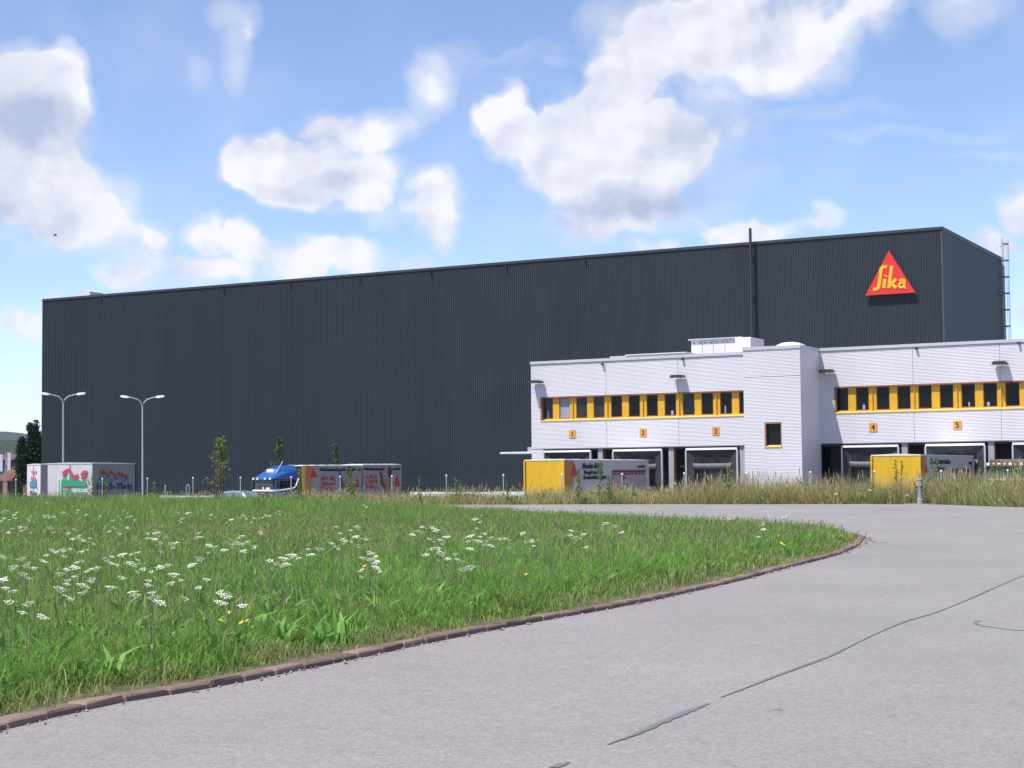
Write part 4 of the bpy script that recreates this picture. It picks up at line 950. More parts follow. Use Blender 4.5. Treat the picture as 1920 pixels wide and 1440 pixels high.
    text(MB(), 'weil auch Sie', P['o'] + P['xd'] * 3.1 + P['yd'] * 3.6, P['xd'], P['yd'], .85, .3, .006, False, .012).build('lettering', M['black'], tt)
    scribble(MB(), P, .2, 1.5, 2.1, 3.3, 3, 13, .085, 8).build('printed_red_lettering', M['print_red'], tt)
    person_print(tt, P, 2.75, .62)
    flat(MB(), P, [(3.32, 2.3), (3.95, 2.3), (3.62, 3.3)]).build('printed_triangle', M['print_red'], tt)
lorry()

def white_trailer(px, Zc, al, w, L, label, second):
    e1 = Vector((math.cos(al), -math.sin(al), 0)); corner = Vector(((px - 960) / FPX * Zc, Zc, YARD)); Hd = Vector((-math.sin(al), -math.cos(al), 0))
    t = empty('canvas_trailer', corner - e1 * w / 2, math.atan2(Hd.y, Hd.x), label=label, cat='trailer', group='white canvas trailers left of the lamp posts')
    z1 = 4.18
    cargo(t, 0, -L, w, .9, z1, M['tarp_white'], M['tarp_dim' if second else 'tarp_dim'], 'tarp_white'); wheel_set(t, (-L + 1.2, -L + 2.4), .45, w / 2 - .3)  # side canvas dimmer than the white front: its shade is put into the colour
    MB().box(.014, .035, -.05, .03, .9, z1 - .1).build('centre_seam', M['print_mauve'], t)
    MB().box(-L - .04, -L + .1, w / 2 + .005, w / 2 + .05, .9, z1 - .05).build('rear_frame', M['chassis'], t)
    PF = dict(o=Vector((.02, -w / 2, 0)), xd=Vector((0, 1, 0)), yd=Vector((0, 0, 1)))
    q = dict(PF, o=PF['o'] + Vector((.03, 0, 0)))
    up = lambda p: (p[0], p[1] + .68)
    if second:
        for i, (a_, b_) in enumerate((((1.05, 2.85), (1.5, 3.1)), ((1.5, 3.05), (1.75, 2.65)), ((1.8, 2.45), (2.15, 2.75)), ((2.35, 2.7), (2.6, 3.0)), ((2.55, 2.6), (2.75, 3.0)), ((1.1, 2.65), (1.3, 3.0)), ((1.85, 2.7), (2.1, 2.4)), ((2.4, 2.45), (2.65, 2.6)))):
            a_, b_ = up(a_), up(b_)
            MB().ribbon([a_, ((a_[0] + b_[0]) / 2 + .06, (a_[1] + b_[1]) / 2 + .05), b_], .15, q['o'], q['xd'], q['yd'], .006 + .0015 * i).build('printed_red_script', M['print_pink'], t)
        flat(MB(), q, [(x, z + .98) for x, z in ((.95, 1.68), (2.75, 1.68), (2.72, 2.05), (2.45, 2.0), (2.1, 2.1), (1.85, 2.0), (1.7, 2.35), (1.45, 2.05), (1.25, 2.35), (1.0, 2.05))]).build('printed_green_band', M['print_green'], t)
        flat(MB(), q, rect(.95, 1.04, 1.0, 2.6)).build('printed_green_edge', M['print_green'], t)
        text(MB(), 'Ybrig', q['o'] + q['xd'] * 1.08 + q['yd'] * 1.95, q['xd'], q['yd'], 1.68, .72, .006, False, .05).build('printed_green_lettering', M['print_green'], t)
        flat(MB(), q, [(1.2, 2.53), (1.6, 2.57), (1.6, 2.64), (1.2, 2.60)]).build('printed_red_mark', M['print_red'], t)
        P = side_print(w, 0)
        pts = [(1.0 + .3 * i, 3.46 + .10 * math.sin(i * 1.3) - .014 * i) for i in range(17)]
        for i in range(0, 16, 2): MB().ribbon([pts[i], (pts[i][0] + .15, pts[i][1] + .2), (pts[i][0] + .42, pts[i][1] - .05)], .15, P['o'], P['xd'], P['yd'], .008 + .001 * i).build('printed_red_script', M['print_red'], t)
        MB().ribbon([(1.0 + .35 * i, 3.1 + .08 * math.sin(i * .9)) for i in range(15)], .2, P['o'], P['xd'], P['yd'], .008).build('printed_wave', M['print_cyan'], t)
        text(MB(), 'Hoch-Ybrig', P['o'] + P['xd'] * .75 + P['yd'] * 2.42, P['xd'], P['yd'], 5.7, .66, .008, False, .05).build('lettering', M['print_blue'], t)
        for u in (1.1, 5.6): flat(MB(), P, rect(u, u + .7, 1.85, 2.1)).build('tail_reflector', M['print_red'], t)
    else:
        scribble(MB(), q, .9, 2.3, 3.1, 3.8, 2, 5, .12, 5).build('printed_red_script', M['print_pink'], t)
        flat(MB(), q, [(.8, 2.6), (2.3, 2.6), (2.3, 3.0), (1.6, 3.15), (.8, 2.95)]).build('printed_wave', M['print_cyan'], t)
        text(MB(), 'Ybrig', q['o'] + q['xd'] * .8 + q['yd'] * 1.95, q['xd'], q['yd'], 1.6, .6, .006, False, .05).build('lettering', M['print_blue'], t)
white_trailer(172.5, 107, math.radians(10), 3.12, 7.1, 'white canvas trailer with green and red print and shaded side', True)
white_trailer(75.5, 112, math.radians(57), 3.1, 6.5, 'farther white canvas trailer at left edge, mostly hidden behind another', False)

def dark_cab():
    t = empty('truck', sc(-17.9, 86.2, YARD), A - PI / 2, label='dark truck with amber roof lamps at the right photo edge', cat='truck')
    def ring(x, zl, zh, hl, hh, r=.12): return [(x, -hl, zl), (x, -hl, zl + (zh - zl) * .5), (x, -hh, zh - r), (x, -hh + r, zh), (x, hh - r, zh), (x, hh, zh - r), (x, hl, zl + (zh - zl) * .5), (x, hl, zl)]
    MB().loft([ring(-2.2, .75, 3.72, 1.2, 1.12), ring(-.35, .75, 3.7, 1.22, 1.12), ring(-.03, .75, 3.55, 1.2, 1.05), ring(.05, .8, 2.6, 1.15, 1.1)]).build('cab', M['cab_grey'], t, True)
    MB().prism([(-1.1, 2.72), (1.1, 2.72), (1.03, 3.26), (-1.03, 3.26)], 'x', -.02, .06).build('windscreen', M['windscreen'], t)
    MB().box(.02, .18, -1.12, 1.12, 3.3, 3.38).build('sun_visor', M['cab_grey'], t)
    for k in range(8):
        y = -.98 + k * .28; MB().bbox(.14, .24, y - .08, y + .08, 3.38, 3.52, .02).build('roof_lamp', M['amber'] if k % 2 else M['cream'], t)
    MB().box(.07, .12, -1.0, -.1, 2.62, 2.72).box(.07, .12, .1, .9, 2.62, 2.70).build('dash_papers', M['lamp_white'], t)
    MB().box(.06, .13, -1.15, -.25, 2.28, 2.38).box(.06, .13, .0, 1.0, 2.28, 2.38).build('light_strip', M['lamp_white'], t)
    MB().box(.05, .12, -1.0, 1.0, 1.1, 2.2).build('grille', M['chassis'], t)
    MB().bbox(-.1, .22, -1.24, 1.24, .4, .9, .04).build('bumper', M['cab_grey'], t)
    for s_ in (-1, 1):
        m_ = MB().bbox(-.1, .1, s_ * 1.45 - .13, s_ * 1.45 + .13, 2.5, 3.15, .04).build('mirror', M['chassis'], t)
        MB().tube([(-.05, s_ * 1.15, 3.25), (0, s_ * 1.45, 3.15)], .025, 5).build('mirror_arm', M['chassis'], m_)
    MB().box(-9.6, -2.3, -1.25, 1.25, 1.1, 3.6).build('cargo_box', M['tarp_dim'], t)
    MB().bbox(-9.2, -2.0, -.45, .45, .6, 1.05, .03).build('chassis_rail', M['chassis'], t)
    wheel_set(t, (-1.2, -7.0, -8.2), .5, 1.0)
dark_cab()

def small_car():
    p = atY(436, 920, 101.0); s, c = p.dot(UV), p.dot(NV)
    t = empty('parked_car', sc(s, c, ground_z(s, c) - .10), A + PI, label='pale teal car mostly hidden in grass beside the blue lorry', cat='car')
    k = 1.0
    def ring(x, y, z0, z1, ww): return [(x, -y, z0), (x, -y, z0 + (z1 - z0) * .6), (x, -y * ww, z1), (x, y * ww, z1), (x, y, z0 + (z1 - z0) * .6), (x, y, z0)]
    MB().loft([ring(2.0, .7, .3, .62, .9), ring(1.7, .82, .25, .75, .92), ring(.9, .86, .25, .9, .93), ring(-1.4, .86, .25, .95, .93), ring(-1.9, .8, .3, .85, .9)]).build('body', M['car_teal'], t, True)
    MB().loft([ring(.85, .78, .85, .93, .95), ring(.2, .76, .85, 1.40, .82), ring(-.5, .76, .85, 1.47, .8), ring(-1.2, .76, .85, 1.38, .8), ring(-1.75, .76, .85, .97, .9)]).build('cabin', M['car_teal'], t, True)
    MB().add([(.80, -.62, .97), (.80, .62, .97), (.24, .54, 1.37), (.24, -.54, 1.37)], [(0, 1, 2, 3)]).add([(.84, -.62, .96), (.84, .62, .96)], []).build('windscreen', M['windscreen'], t, loc=(.03, 0, .015))
    for s_ in (-1, 1): MB().box(-1.2, .3, s_ * .70 - .03, s_ * .70 + .03, 1.0, 1.28).build('side_window', M['glass'], t)
    wheel_set(t, (1.25, -1.25), .3, .76, .18)
small_car()

# ------------------------------------------------------------------ lamp posts, fence, hydrant and other street furniture
def lamp_posts():
    Zl = 126.0
    t = empty('street_lamp', (0, 0, 0))
    g = atY(119, 925, Zl); zt = atY(119, 757, Zl).z - YARD; za = atY(119, 738, Zl).z - YARD
    MB().tube([(0, 0, 0), (0, 0, 1.2), (0, 0, zt)], [.11, .09, .06], 10).build('pole', M['galv'], t, True)
    for s_ in (-1, 1):
        pts = [(0, 0, zt - .05), (s_ * .10, 0, zt + .30), (s_ * .35, 0, zt + .55), (s_ * .75, 0, zt + .68), (s_ * 1.05, 0, zt + .74)]
        MB().tube(pts, .045, 8).build('arm', M['galv'], t, True)
        sec = lambda x, w, h0, h1: [(s_ * x, -w, zt + h0), (s_ * x, w, zt + h0), (s_ * x, w * .7, zt + h1), (s_ * x, -w * .7, zt + h1)]
        MB().loft([sec(1.0, .06, .68, .78), sec(1.15, .15, .66, .84), sec(1.5, .16, .70, .88), sec(1.66, .08, .76, .86)]).build('lamp_head', M['lamp_white'], t, True)
    for i, (px, dz, lab) in enumerate(((119, 0.0, 'double armed street lamp rising behind the white canvas trailer'), (268, -.28, 'double armed street lamp standing right of the white canvas trailers'))):
        o = t if i == 0 else copy_tree(t)
        p = atY(px, 900, Zl); o.location = (p.x, Zl, YARD + dz); o.rotation_euler = (0, math.radians(-.3), math.radians(14)); tag(o, lab, 'street lamp', 'double armed street lamps')
lamp_posts()
FC = 77.9
def fence():
    t = empty('wire_fence', sc(-60, FC, 0), A, label='low wire mesh fence on grey posts along the yard edge', cat='fence')
    px = [-230, -140, -55, 30, 192, 276.5, 362, 451, 546, 638, 735, 837, 944, 1054, 1166.6, 1283, 1400, 1520, 1640, 1765, 1890, 2020]
    px = [-230, -140, -55, 30, 111] + px[4:]
    post = MB().tube([(0, 0, -.3), (0, 0, 1.50)], .028, 8).mesh('post', M['galv']); cap = MB().lathe([(.02, 1.50), (.055, 1.50), (.055, 1.55), (.02, 1.58)], 8).mesh('post_cap', M['lamp_white'])
    xs = []
    for x in px:
        s, _ = fac(x, 900, FC); xs.append(s + 60); o = link('post', post, t, (s + 60, 0, 0)); link('post_cap', cap, o)
    mb = MB()
    for z in np.arange(.05, 1.46, .28): mb.box(xs[0], xs[-1], -.0015, .0015, z, z + .003)
    x = xs[0]
    while x < xs[-1]: mb.box(x, x + .003, -.0015, .0015, .05, 1.45); x += .3
    mb.build('wire_mesh', M['wire'], t)
    # pale stone edging at the foot of the fence
    for a, c, h, lab in ((770, 985, .62, 'low pale concrete edging wall between the grass and lorry trailers'), (300, 402, .46, 'short low pale edging wall left of the sapling')):
        s0, s1 = fac(a, 920, FC + .35)[0], fac(c, 920, FC + .35)[0]; l = s1 - s0
        o = empty('edging_wall', sc((s0 + s1) / 2, FC + .35, 0), A, label=lab, cat='wall'); n = max(3, int(l / 1.0))
        for k in range(n): MB().bbox(-l / 2 + k * l / n + .01, -l / 2 + (k + 1) * l / n - .01, -.1, .1, -.7, h + random.uniform(-.012, .012), .015).build('edging_stone', M['lamp_white'], o)
fence()
def small_posts():
    p = atY(310, 925, 104); o = empty('steel_post', (p.x, p.y, -.6), label='single short steel post behind the wire fence', cat='post')
    MB().tube([(0, 0, 0), (0, 0, 1.62)], .04, 8).build('shaft', M['galv'], o, True); MB().lathe([(.02, 1.6), (.05, 1.61), (.05, 1.66), (.02, 1.69)], 8).build('cap', M['galv'], o)
    p = atY(352, 925, 104); o = empty('tube_hoop', (p.x, p.y, -.6), label='bent steel tube hoop beside a fence post', cat='hoop')
    MB().tube([(-.09, 0, 0), (-.09, 0, 1.62), (-.05, 0, 1.69), (.03, 0, 1.7), (.08, 0, 1.66), (.09, 0, 1.55), (.09, 0, 0)], .028, 8).build('hoop', M['galv'], o, True)
    MB().box(-.16, .16, -.1, .1, -.05, .03).build('foot_plate', M['galv'], o)
small_posts()
def hydrant():
    p = gnd(1725.5, 945); h = 1.2; r = .108
    t = empty('fire_hydrant', (p.x, p.y, 0), math.radians(20), label='grey iron fire hydrant standing at the road edge before tall weeds', cat='hydrant')
    MB().lathe([(r * 1.34, 0), (r * 1.36, .05), (r * 1.28, .06), (r * 1.30, .20), (r * 1.18, .25), (r * 1.02, .27)], 20).build('base_flange', M['hydrant'], t, True)
    MB().lathe([(r * 1.0, .27), (r * .94, .5), (r * .96, .8), (r * 1.05, .86), (r * 1.12, .90)], 20).build('barrel', M['hydrant'], t, True)
    MB().lathe([(r * 1.12, .90), (r * 1.16, .98), (r * 1.02, 1.05), (r * 1.0, 1.10)], 20).build('head', M['hydrant'], t, True)
    MB().lathe([(r * 1.16, 1.10), (r * 1.2, 1.14), (r * 1.18, 1.17), (r * .7, 1.205), (r * .3, 1.21)], 20).build('cap', M['hydrant'], t, True)
    MB().lathe([(.03, 1.21), (.03, 1.25)], 5).build('spindle', M['hyd_dark'], t)
    for q in (-1.75, PI - .35):
        d = Vector((math.cos(q), math.sin(q), 0)); a = d * (r * .8) + Vector((0, 0, .86)); b = d * (r * 1.75) + Vector((0, 0, .82))
        o = MB().tube([a, b], [.062, .058], 12).build('outlet', M['hydrant'], t, True)
        MB().tube([b, b + d * .035], [.07, .066], 12).build('outlet_cap', M['hyd_dark'], o, True)
    s = empty('concrete_pad', (p.x, p.y, 0), .2, label='small rough concrete pad under the grey hydrant', cat='pad')
    MB().prism([(-.55, -.25), (.5, -.3), (.75, .0), (.6, .45), (-.5, .5), (-.8, .1)], 'z', -.02, .012).build('slab', M['concrete'], s)
hydrant()

# ------------------------------------------------------------------ far left: workshop, annex, timber, flags
def far_left():
    Y = 192.0; P = lambda x, y: atY(x, y, Y)
    x1 = P(62, 880).x; x0 = x1 - 34; zt = P(30, 852).z
    t = empty('workshop_building', (x1, Y, YARD), 0, label='far industrial building with red parapet and deep blue wall', cat='building')
    L = x1 - x0; h = zt - YARD; zb = P(30, 862).z - YARD
    MB().box(-L, 0, 0, 14, 0, zb).build('wall', M['wall_blue'], t)
    MB().box(-L - .2, .2, -.3, 14.2, zb + .0, h).build('parapet', M['render_red'], t)
    for k in range(7): MB().box(-L + 1 + k * 4.6, -L + 1.1 + k * 4.6, -.08, -.0, 0, zb).build('wall_rib', M['wall_blue'], t)
    MB().box(-L, 0, -.02, 13, h - .35, h - .3).build('roof', M['concrete'], t)
    Y2 = 176.0; q = lambda x, y: atY(x, y, Y2)
    xa, xb = q(-90, 890).x, q(52, 890).x; z1 = q(30, 889).z
    a = empty('annex_building', (xa, Y2, YARD), 0, label='low red annex with dark garage doors at far left', cat='building')
    H = z1 - YARD; L2 = xb - xa
    MB().box(0, L2, .4, 6, 0, H - .7).build('wall', M['render_red'], a); MB().box(-.1, L2 + .1, -.1, 6.1, H - .7, H).build('roof_beam', M['render_red'], a)
    n = 3; wv = L2 / n
    for k in range(n):
        MB().box(k * wv + .05, k * wv + .55, -.05, .4, 0, H - .702).build('pier', M['render_red'], a)
        d = MB().box(k * wv + .7, (k + 1) * wv - .25, .25, .38, 0, H - .95).build('garage_door', M['door_dark'], a)
        MB().box(k * wv + .9, (k + 1) * wv - .5, .22, .248, 1.5, 1.56).build('door_rail', M['galv'], d)
    # stacked boards on the annex roof
    zz = H + YARD; x = q(8, 885).x
    pile = empty('timber_stack', (x, Y2 + 1.5, zz), .1, label='untidy stack of brown timber on top of the red annex', cat='timber')
    r = random.Random(4)
    for row in range(5):
        for k in range(3 if row < 4 else 2):
            x0_ = r.uniform(-.6, .2) + (0.2 * row)
            o = MB().box(x0_, x0_ + r.uniform(1.6, 2.4) - .15 * row, k * .55 - .6, k * .55 - .15, row * .21, row * .21 + .19).build('board', M['timber'], pile); o.rotation_euler = (0, 0, r.uniform(-.06, .06))
    Yf = 168.0
    for i, (px, yt, yb, lab) in enumerate(((10, 849, 882, 'white and pink vertical banner flag before the blue wall'), (-5, 852, 884, 'banner flag cut by the left photo edge'))):
        p = atY(px, 900, Yf); zt_ = atY(px, yt, Yf).z; zb_ = atY(px, yb, Yf).z
        f = empty('banner_flag', (p.x, p.y, YARD), .15, label=lab, cat='flag', group='banner flags at far left')
        MB().tube([(0, 0, 0), (0, 0, zt_ - YARD + .1)], [.06, .04], 6).build('pole', M['galv'], f, True)
        n = 8; vs = []
        for k in range(n + 1):
            z = zb_ - YARD + (zt_ - zb_) * k / n
            for u in range(4): vs.append((.05 + .46 * u / 3, .05 * math.sin(k * 1.1 + u * 1.4), z))
        cl = MB().add(vs, [(4 * k + u, 4 * k + u + 1, 4 * k + u + 5, 4 * k + u + 4) for k in range(n) for u in (1, 2)]).build('cloth', M['flag'], f, True)
        MB().add(vs, [(4 * k, 4 * k + 1, 4 * k + 5, 4 * k + 4) for k in range(n)]).build('cloth_stripe', M['flag_pink'], f, True)
    p = atY(43, 920, 150)
    o = empty('board_stack', (p.x, p.y, YARD), .3, label='upright brown boards leaning beside the far white trailer', cat='boards')
    for k in range(4): MB().box(k * .17, k * .17 + .14, .02 * k, .02 * k + .06, 0, 2.5 + .2 * math.sin(k * 2.0)).build('board', M['timber'], o)
far_left()

# ------------------------------------------------------------------ trees
def leaf_cloud(name, pts, size, base, var, parent, mat_='leaves', up=.3):
    n = len(pts); P = np.asarray(pts); a = rng.normal(size=(n, 3)); a[:, 2] *= .6; a /= np.linalg.norm(a, axis=1)[:, None]
    b = rng.normal(size=(n, 3)); b -= (b * a).sum(1)[:, None] * a; b /= np.linalg.norm(b, axis=1)[:, None]
    sz = size * rng.uniform(.6, 1.35, n)[:, None]
    V = np.stack([P - a * sz, P + b * sz * .45, P + a * sz, P - b * sz * .45], 1).reshape(-1, 3)
    i = np.arange(n) * 4; T = np.stack([np.stack([i, i + 1, i + 2], 1), np.stack([i, i + 2, i + 3], 1)], 1).reshape(-1, 3)
    c = np.asarray(base)[None] * (1 + var * rng.normal(size=(n, 1))) * (1 + .08 * rng.normal(size=(n, 3))); c = np.clip(c, .005, .6)
    return soup(name, V, T, np.repeat(c, 4, 0), M[mat_], parent)
def sapling(px, Zc, z0, ytop, wpx, label, nleaf, base, seed, lean=0.0, stems=1, crown0=.3):
    r = np.random.default_rng(seed); p = atY(px, 900, Zc); top = atY(px, ytop, Zc).z; H = top - z0; Wd = wpx / FPX * Zc / 2
    t = empty('young_tree', (p.x, p.y, z0), 0, label=label, cat='tree', group='young trees in front of the dark warehouse')
    mb = MB(); pts = []
    for k in range(stems):
        bx = (k - (stems - 1) / 2) * .16; mb.tube([(bx, 0, 0), (bx * 1.3 + lean * .3, .03, H * .45), (bx * .6 + lean, 0, H * .97)], [.045, .03, .008], 7)
    nb = 26
    for k in range(nb):
        f = crown0 + (1 - crown0) * (k / nb) ** .9; q = r.uniform(0, 2 * PI); l = Wd * (1.15 - .95 * (f - crown0) / (1 - crown0)) * r.uniform(.45, 1.15)
        a = np.array([lean * f, 0, H * f]); b = a + np.array([math.cos(q) * l, math.sin(q) * l, l * r.uniform(.5, 1.1)]); b[2] = min(b[2], H)
        mb.tube([tuple(a), tuple((a + b) / 2 + np.array([0, 0, -.03])), tuple(b)], [.014, .009, .004], 4)
        m = int(nleaf / nb); tt = r.uniform(.2, 1.08, m)[:, None]; pts.append(a + (b - a) * tt + r.normal(size=(m, 3)) * np.array([.09, .09, .11]))
    m = nleaf // 8; zz = r.uniform(.8, 1.0, m); pts.append(np.stack([lean * zz + r.normal(size=m) * .05, r.normal(size=m) * .05, H * zz], 1))
    mb.build('trunk', M['bark'], t, True); leaf_cloud('crown', np.concatenate(pts), .085, base, .25, t)
sapling(411, 98, -.55, 823, 46, 'young multi stemmed tree with yellowish leaves, tallest of the saplings', 820, (.20, .24, .055), 1, .08, 3, .34)
sapling(524, 137, YARD, 821, 34, 'slim green sapling showing above the blue lorry cab', 900, (.09, .14, .035), 2, -.05, 1, .3)
sapling(634, 133.5, YARD, 834, 28, 'thin green sapling showing above the lorry cargo body', 800, (.09, .13, .035), 3, -.18, 1, .3)
def shrub(px, Zc, z0, ytop, wpx, n, seed, label):
    r = np.random.default_rng(seed); p = atY(px, 900, Zc); top = atY(px, ytop, Zc).z; H = max(.4, top - z0); w = wpx / FPX * Zc / 2
    t = empty('tall_weed', (p.x, p.y, z0), 0, label=label, cat='plant', group='tall leafy weeds along the fence'); mb = MB(); pts = []
    for k in range(3):
        dx, dy = r.normal() * w * .5, r.normal() * w * .5; mb.tube([(dx * .3, dy * .3, 0), (dx, dy, H * r.uniform(.8, 1))], [.012, .005], 5)
        f = r.uniform(.2, 1, n // 3); pts.append(np.stack([dx * (.3 + .7 * f) + r.normal(size=n // 3) * w * .35 * (1.2 - f), dy * f + r.normal(size=n // 3) * w * .35, H * f], 1))
    mb.build('stem', M['stem'], t); leaf_cloud('leaves', np.concatenate(pts), .07, (.13, .19, .05), .25, t)
for i, (px, Zc, yt, w, n) in enumerate(((172, 102, 885, 22, 260), (203, 101, 893, 16, 200), (290, 100, 903, 16, 160), (560, 92, 880, 22, 320), (660, 90, 878, 26, 380), (788, 88, 893, 10, 140), (858, 87, 897, 18, 200), (952, 85, 898, 14, 180),
                                        (1084, 84, 880, 18, 320), (1122, 83.5, 862, 22, 300), (1141, 83, 893, 16, 260), (1368, 82, 873, 20, 300), (1685, 80, 863, 22, 300), (1757, 79.5, 860, 28, 420), (1868, 78, 862, 30, 460), (1910, 78, 866, 30, 420))):
    lab = ['tall leafy weed before the shaded side of white trailer', 'leafy weed right of a fence post at the white trailer', 'leafy weed right of the free standing lamp post', 'leafy weed at the rear of the blue lorry cab', 'tall weed before the printed lorry body',
           'thin weed before the dark wall left of mid fence', 'leafy weed between two fence posts before dark wall', 'small weed left of the yellow trailer front', 'green weed before orange stripe of left yellow trailer', 'tall thin weed rising above left yellow trailer side', 'dark weed before lettering of left yellow trailer',
           'weed in front of the open dock shelter under sign 3', 'weed before the yellow trailer front near hydrant', 'tall bushy weed behind and right of the hydrant', 'tall weed left of the dark truck cab', 'bushy weed in front of the dark truck at right edge'][i]
    shrub(px, Zc, -.05, yt, w, int(n * .6), 40 + i, lab)
def conifer():
    Zc = 163.0; p = atY(61, 900, Zc); H = atY(66, 788, Zc).z - YARD
    t = empty('conifer_tree', (p.x, p.y, YARD), 0, label='dark green conifer at left end of the dark warehouse', cat='tree')
    mb = MB().tube([(0, 0, 0), (0.1, 0, H * .6), (.3, 0, H)], [.2, .12, .02], 8); r = np.random.default_rng(5); pts = []
    for (dx, dy, h, w) in ((.35, 0, H, 1.7), (-.25, .2, H * .96, 1.5), (-1.0, -.3, H * .80, 1.6), (1.0, .4, H * .8, 1.3), (-1.35, .5, H * .64, 1.5), (-.6, -.5, H * .7, 1.6)):
        mb.tube([(dx * .3, dy * .3, .4), (dx * .8, dy * .8, h * .5), (dx, dy, h * .96)], [.1, .06, .015], 6)
        for k in range(80):
            f = r.uniform(.12, 1); l = w * (1.02 - f) ** .8 * r.uniform(.4, 1.1) + .05; q = r.uniform(0, 2 * PI); a = np.array([dx * min(1, .3 + f), dy, h * f]); b = a + np.array([math.cos(q) * l, math.sin(q) * l, l * .5])
            if k % 3 == 0: mb.tube([tuple(a), tuple(b)], [.02, .006], 4)
            m = 60; tt = r.uniform(0, 1.05, m)[:, None]; pts.append(a + (b - a) * tt + r.normal(size=(m, 3)) * .13)
    mb.build('trunk', M['bark'], t, True); leaf_cloud('crown', np.concatenate(pts), .12, (.022, .042, .018), .35, t)
conifer()

# ------------------------------------------------------------------ meadow grass
def blades(x, y, z, h, w, lean, az, seg2, col_b, col_t):
    """bent blades: base pair, middle pair, tip -> 3 triangles each (or 1 triangle when seg2 is False)"""
    n = len(x); dx, dy = np.cos(az), np.sin(az); ax = rng.uniform(0, 2 * PI, n); px, py = np.cos(ax) * w / 2, np.sin(ax) * w / 2
    B = np.stack([x, y, z], 1); Pv = np.stack([px, py, np.zeros(n)], 1)
    tip = B + np.stack([dx * lean * h, dy * lean * h, h * np.sqrt(np.clip(1 - .68 * lean ** 2, .10, 1))], 1)
    if seg2:
        mid = B + np.stack([dx * lean * h * .32, dy * lean * h * .32, h * (.66 - .10 * lean)], 1)
        V = np.stack([B - Pv, B + Pv, mid - Pv * .8, mid + Pv * .8, tip], 1).reshape(-1, 3); i = np.arange(n)[:, None] * 5
        T = np.concatenate([i + np.array([[0, 1, 3]]), i + np.array([[0, 3, 2]]), i + np.array([[2, 3, 4]])], 1).reshape(-1, 3)
        C = np.stack([col_b, col_b, (col_b + col_t) / 2, (col_b + col_t) / 2, col_t], 1).reshape(-1, 3)
    else:
        V = np.stack([B - Pv, B + Pv, tip], 1).reshape(-1, 3); T = np.arange(n * 3).reshape(-1, 3); C = np.stack([col_b, col_b, col_t], 1).reshape(-1, 3)
    return V, T, C
def merge(parts):
    o = 0; V, T, C = [], [], []
    for v, t, c in parts: V.append(v); T.append(t + o); C.append(c); o += len(v)
    return np.concatenate(V), np.concatenate(T), np.concatenate(C)
def lerp(a, b, t): return np.asarray(a)[None] * (1 - t[:, None]) + np.asarray(b)[None] * t[:, None]
KNP = [tuple(p) for p in KIN[::2]]
